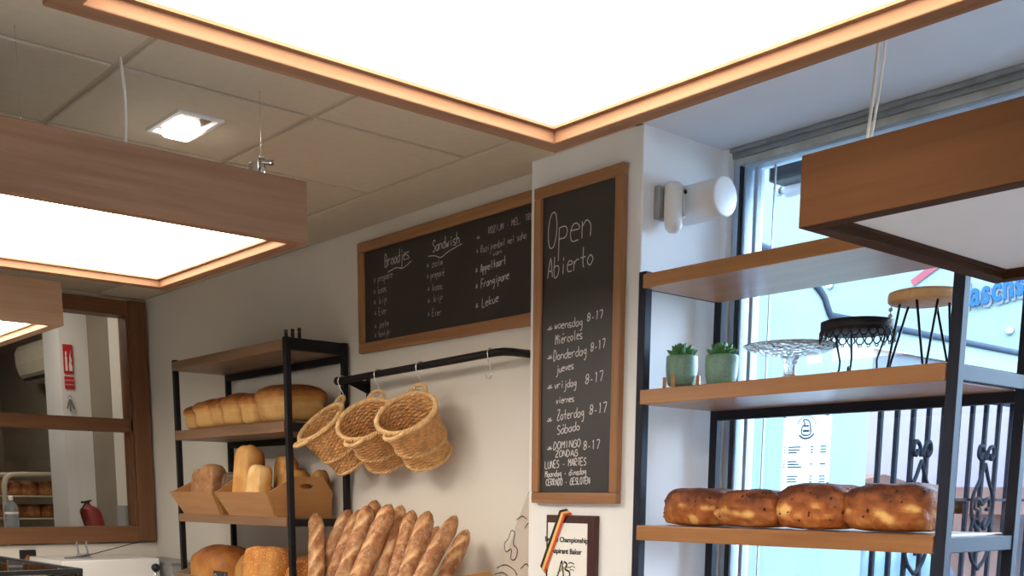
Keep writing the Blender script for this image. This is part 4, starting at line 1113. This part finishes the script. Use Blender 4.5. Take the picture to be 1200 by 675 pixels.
m = MB(); m.tube([(2.565, 7.27, -.066), (2.534, 7.25, -.10), (2.530, 7.24, -.15), (2.540, 7.235, -.20), (2.550, 7.23, -.225)], .006, 8); part('hose', m, M['black'], fe)
gb = thing('grey_box', 'grey box standing inside the hatch next to the side wall', 'box', (2.695, 6.88, -.22))
m = MB(); m.box((2.665, 6.86, -.235), (2.729, 7.0, -.078), .004); part('case', m, M['grey'], gb); m = MB(); m.box((2.672, 6.856, -.225), (2.722, 6.861, -.09), .002); part('cover', m, M['alu'], gb)
struct('trim_5', boxes(((2.4, 6.8, -.255), (WX, 7.02, -.2352)), bev=.002), M['white'])
sb = thing('spray_bottle', 'clear spray bottle on the ledge inside the hatch', 'bottle', (1.95, 6.74, -.205))
m = MB(); m.lathe([(.034, -.204), (.037, -.198), (.037, -.10), (.034, -.078), (.018, -.056), (.012, -.05), (.012, -.045)], (1.948, 6.74, 0), 24)
bm2, nt, b = new_mat('bottle_plastic'); b.inputs['Base Color'].default_value = rgba(srgb(150, 160, 172)); b.inputs['Roughness'].default_value = .15; b.inputs['Transmission Weight'].default_value = .35
bo_ = part('bottle', m, bm2, sb)
m = MB(); m.lathe([(.013, -.047), (.014, -.030), (.010, -.024), (.006, -.022)], (1.948, 6.74, 0), 16); m.box((1.93, 6.735, -.026), (1.955, 6.745, -.018), .002); part('spray_head', m, M['white'], sb)
m = MB(); m.lathe([(.0375, -.125), (.0378, -.120), (.0378, -.115), (.0375, -.112)], (1.948, 6.74, 0), 24); part('label_band', m, M['white'], bo_)
# bakery rack with loaves
rk = thing('bread_rack', 'cream tube bread rack in the back room', 'rack', (2.8, 8.5, FLOOR))
m = MB(); X0, X1, YF = 2.395, 3.05, 8.42
m.tube([(X0, YF, FLOOR), (X0, YF, .05), (X0+.015, YF, .10), (X0+.05, YF, .125), (X0+.12, YF, .13), (X1, YF, .13)], .020, 10); part('front_frame', m, M['cream'], rk)
m = MB(); m.tube([(X0, YF+.45, FLOOR), (X0, YF+.45, .05), (X0+.05, YF+.45, .125), (X0+.12, YF+.45, .13), (X1, YF+.45, .13)], .020, 10); part('rear_frame', m, M['cream'], rk)
for zz in (-.022, -.185, -.40):
    part('rack_shelf', boxes(((X0, YF-.01, zz-.012), (X1, YF+.47, zz)), bev=.003), M['cream'], rk)
g1 = loaf(.122, .135, .105, 60, 'block', .1); g1.materials.append(M['rackl'])
n_ = 0
for zz, s in ((-.022, 1.0), (-.185, .9)):
    for row, yy in enumerate((YF+.09, YF+.27)):
        for k in range(5):
            o = bpy.data.objects.new('bread_roll', g1); link(o); o.location = (X0+.075+.125*k, yy, zz+EYE+.001); o.rotation_euler = (0, 0, rnd.uniform(0, 6)); o.scale = (s, s, s)
            tag(o, ('bread loaf on the %s shelf of the back room rack' % ('upper' if zz > -.1 else 'lower')), 'bread', 'loaves on the back room rack')
# second rack further left
r2 = dup(rk, (2.05, 9.6, FLOOR), None, 'cream bread rack deeper in the back room, cut by the frame')
for zz in (-.022, -.185):
    for k in range(5):
        o = bpy.data.objects.new('bread_roll', g1); link(o); o.location = (2.05-.405+.075+.125*k, 9.6+.01, zz+EYE+.001); o.rotation_euler = (0, 0, rnd.uniform(0, 6))
        tag(o, 'bread loaf on the %s shelf of the deeper rack' % ('upper' if zz > -.1 else 'lower'), 'bread', 'loaves on the deeper back room rack')

# ------------------------------------------------------------------ things under the hatch
sl = thing('bread_slicer', 'white bread slicing machine with black ball lever under the hatch', 'machine', (2.2, 6.1, FLOOR))
part('housing', boxes(((1.955, 5.95, FLOOR), (2.495, 6.5, -.36)), bev=.008), M['white'], sl)
m = MB(); m.cyl((2.455, 5.93, -.50), (2.455, 5.92, -.43), .008, 10); lv = part('lever', m, M['chrome'], sl)
m = MB(); m.lathe([(.002, -.024), (.014, -.02), (.023, -.008), (.024, .004), (.018, .017), (.003, .024)], (2.455, 5.915, -.412), 20); part('ball_knob', m, M['black'], lv)
cp = thing('rod_holder', 'forked metal holder with a thin rod lying on the slicer', 'tool', (2.13, 6.15, -.36))
m = MB(); m.box((2.11, 6.14, -.36), (2.175, 6.17, -.335), .003)
for x in (2.113, 2.163): m.tube([(x+.005, 6.155, -.34), (x+.001, 6.155, -.31), (x-.004, 6.155, -.285), (x+(.004 if x > 2.14 else -.002), 6.155, -.265)], .005, 8)
part('fork', m, M['grey'], cp)
m = MB(); m.tube([(2.03, 6.13, -.353), (2.12, 6.135, -.350), (2.20, 6.14, -.335), (2.50, 6.15, -.268)], .0028, 6); part('rod', m, M['black'], cp)
m = MB(); m.box((2.03, 6.10, -.36), (2.17, 6.135, -.352), .002); part('foot_plate', m, M['alu'], cp)
sk_ = thing('wall_socket', 'dark wall socket with a copper plug under the hatch', 'socket', (1.96, LY, -.36))
m = MB(); m.box((1.917, LY-.012, -.425), (2.008, LY, -.325), .004); pl_ = part('plate', m, M['black'], sk_)
m = MB(); m.cyl((1.962, LY-.012, -.375), (1.962, LY-.045, -.375), .022, 16); part('plug', m, plain('copper', srgb(150, 96, 66), .4, metal=.6), pl_)
gx = thing('grey_cabinet', 'grey cabinet in the corner between the slicer and the bread shelf', 'cabinet', (2.62, 6.2, FLOOR))
part('case', boxes(((2.52, 5.85, FLOOR), (2.72, 6.45, -.40)), bev=.004), M['grey'], gx); part('top', boxes(((2.515, 5.845, -.40), (2.722, 6.455, -.385)), bev=.003), M['alu'], gx)
# glass display counter
dc = thing('glass_display_counter', 'glass topped display counter with dark edges in the corner', 'counter', (1.0, 4.3, FLOOR))
part('base', boxes(((.3, 4.0, FLOOR), (1.36, 4.9, -.62)), bev=.004), M['white'], dc)
m = MB()
m.box((.3, 3.955, -.285), (1.372, 3.972, -.268), .002); m.box((1.356, 3.972, -.285), (1.372, 4.93, -.268), .002); m.box((.3, 4.92, -.285), (1.372, 4.935, -.268), .002)
m.box((1.357, 3.957, -.63), (1.371, 3.971, -.285), .001); m.box((.3, 3.957, -.635), (1.372, 4.93, -.62), .001)
part('edge_frame', m, M['steel'], dc)
part('glass_top', boxes(((.3, 3.972, -.279), (1.356, 4.92, -.273))), M['pane'], dc)
part('glass_front', boxes(((.3, 3.961, -.62), (1.356, 3.966, -.285)), ((1.362, 3.972, -.62), (1.367, 4.92, -.285))), M['pane'], dc)
sg = up = place_bread('bread_loaf', loaf(.42, .14, .09, 71, 'oval'), M['rye'], 'long brown loaf inside the glass display counter', (1.17, 4.35, -.385), (0, 0, 1.2), None)
part('display_tray', boxes(((.7, 4.02, -.40), (1.34, 4.88, -.386)), ((.74, 4.06, -.62), (.76, 4.08, -.40)), ((1.28, 4.06, -.62), (1.30, 4.08, -.40)), ((.74, 4.8, -.62), (.76, 4.82, -.40)), ((1.28, 4.8, -.62), (1.30, 4.82, -.40))), M['alu'], dc)

# ------------------------------------------------------------------ light
w = bpy.data.worlds.new('sky'); scene.world = w; w.use_nodes = True
nt = w.node_tree; bgd = nt.nodes['Background']
bgd.inputs['Color'].default_value = (.56, .77, 1.0, 1); bgd.inputs['Strength'].default_value = 13.5
def area(name, loc, rot, size, sy, power, col):
    l = bpy.data.lights.new(name, 'AREA'); l.shape = 'RECTANGLE'; l.size = size; l.size_y = sy; l.energy = power; l.color = col
    o = bpy.data.objects.new(name, l); COL.objects.link(o); o.location = Vector(loc)+Vector((0, 0, EYE)); o.rotation_euler = rot
    return o
area('added_back_room_fill', (1.9, 7.15, RB-.03), (0, 0, 0), .5, .5, 9, (1.0, .9, .76))  # added light, no fixture seen: brightens the column behind the hatch
area('added_back_room_fill', (2.0, 9.0, RB-.03), (0, 0, 0), .4, .4, 7, (1.0, .9, .76))  # added deeper in, also unseen, to lift the air conditioner
area('added_shop_fill', (-1.2, -.8, CEIL-.03), (0, 0, 0), 1.0, 1.0, 45, (1.0, .9, .78))  # added fill from behind the camera, not a lamp in view
area('added_shop_fill', (1.0, -1.6, CEIL-.03), (0, 0, 0), 1.0, 1.0, 30, (1.0, .9, .78))  # second added fill, out of view behind the camera
sun = bpy.data.lights.new('sun', 'SUN'); sun.energy = 1.5; sun.angle = radians(25); sun.color = (.9, .96, 1.0)
so = bpy.data.objects.new('sun', sun); COL.objects.link(so)
so.rotation_euler = Vector((.62, .55, -.60)).to_track_quat('-Z', 'Y').to_euler()

# ------------------------------------------------------------------ camera (photo is the upper part of an upright frame: vertical shift)
f, pitch, yaw, roll = 1263.25, -0.1715944, 0.8584477, 0.007038
F = Vector((cos(pitch)*cos(yaw), cos(pitch)*sin(yaw), sin(pitch)))
r = Vector((sin(yaw), -cos(yaw), 0)); u = r.cross(F)
r2 = r*cos(roll)+u*sin(roll); u2 = -r*sin(roll)+u*cos(roll)
cam = bpy.data.cameras.new('camera'); cam.sensor_width = 36; cam.lens = f/1200*36; cam.shift_y = (800-337.5)/1200; cam.clip_start = .05
co = bpy.data.objects.new('camera', cam); COL.objects.link(co)
co.matrix_world = Matrix.Translation((0, 0, EYE)) @ Matrix((r2, u2, -F)).transposed().to_4x4()
scene.camera = co
scene.view_settings.view_transform = 'Standard'
scene.view_settings.look = 'None'
scene.view_settings.exposure = 0.35
scene.cycles.max_bounces = 8; scene.cycles.diffuse_bounces = 5; scene.cycles.transparent_max_bounces = 16
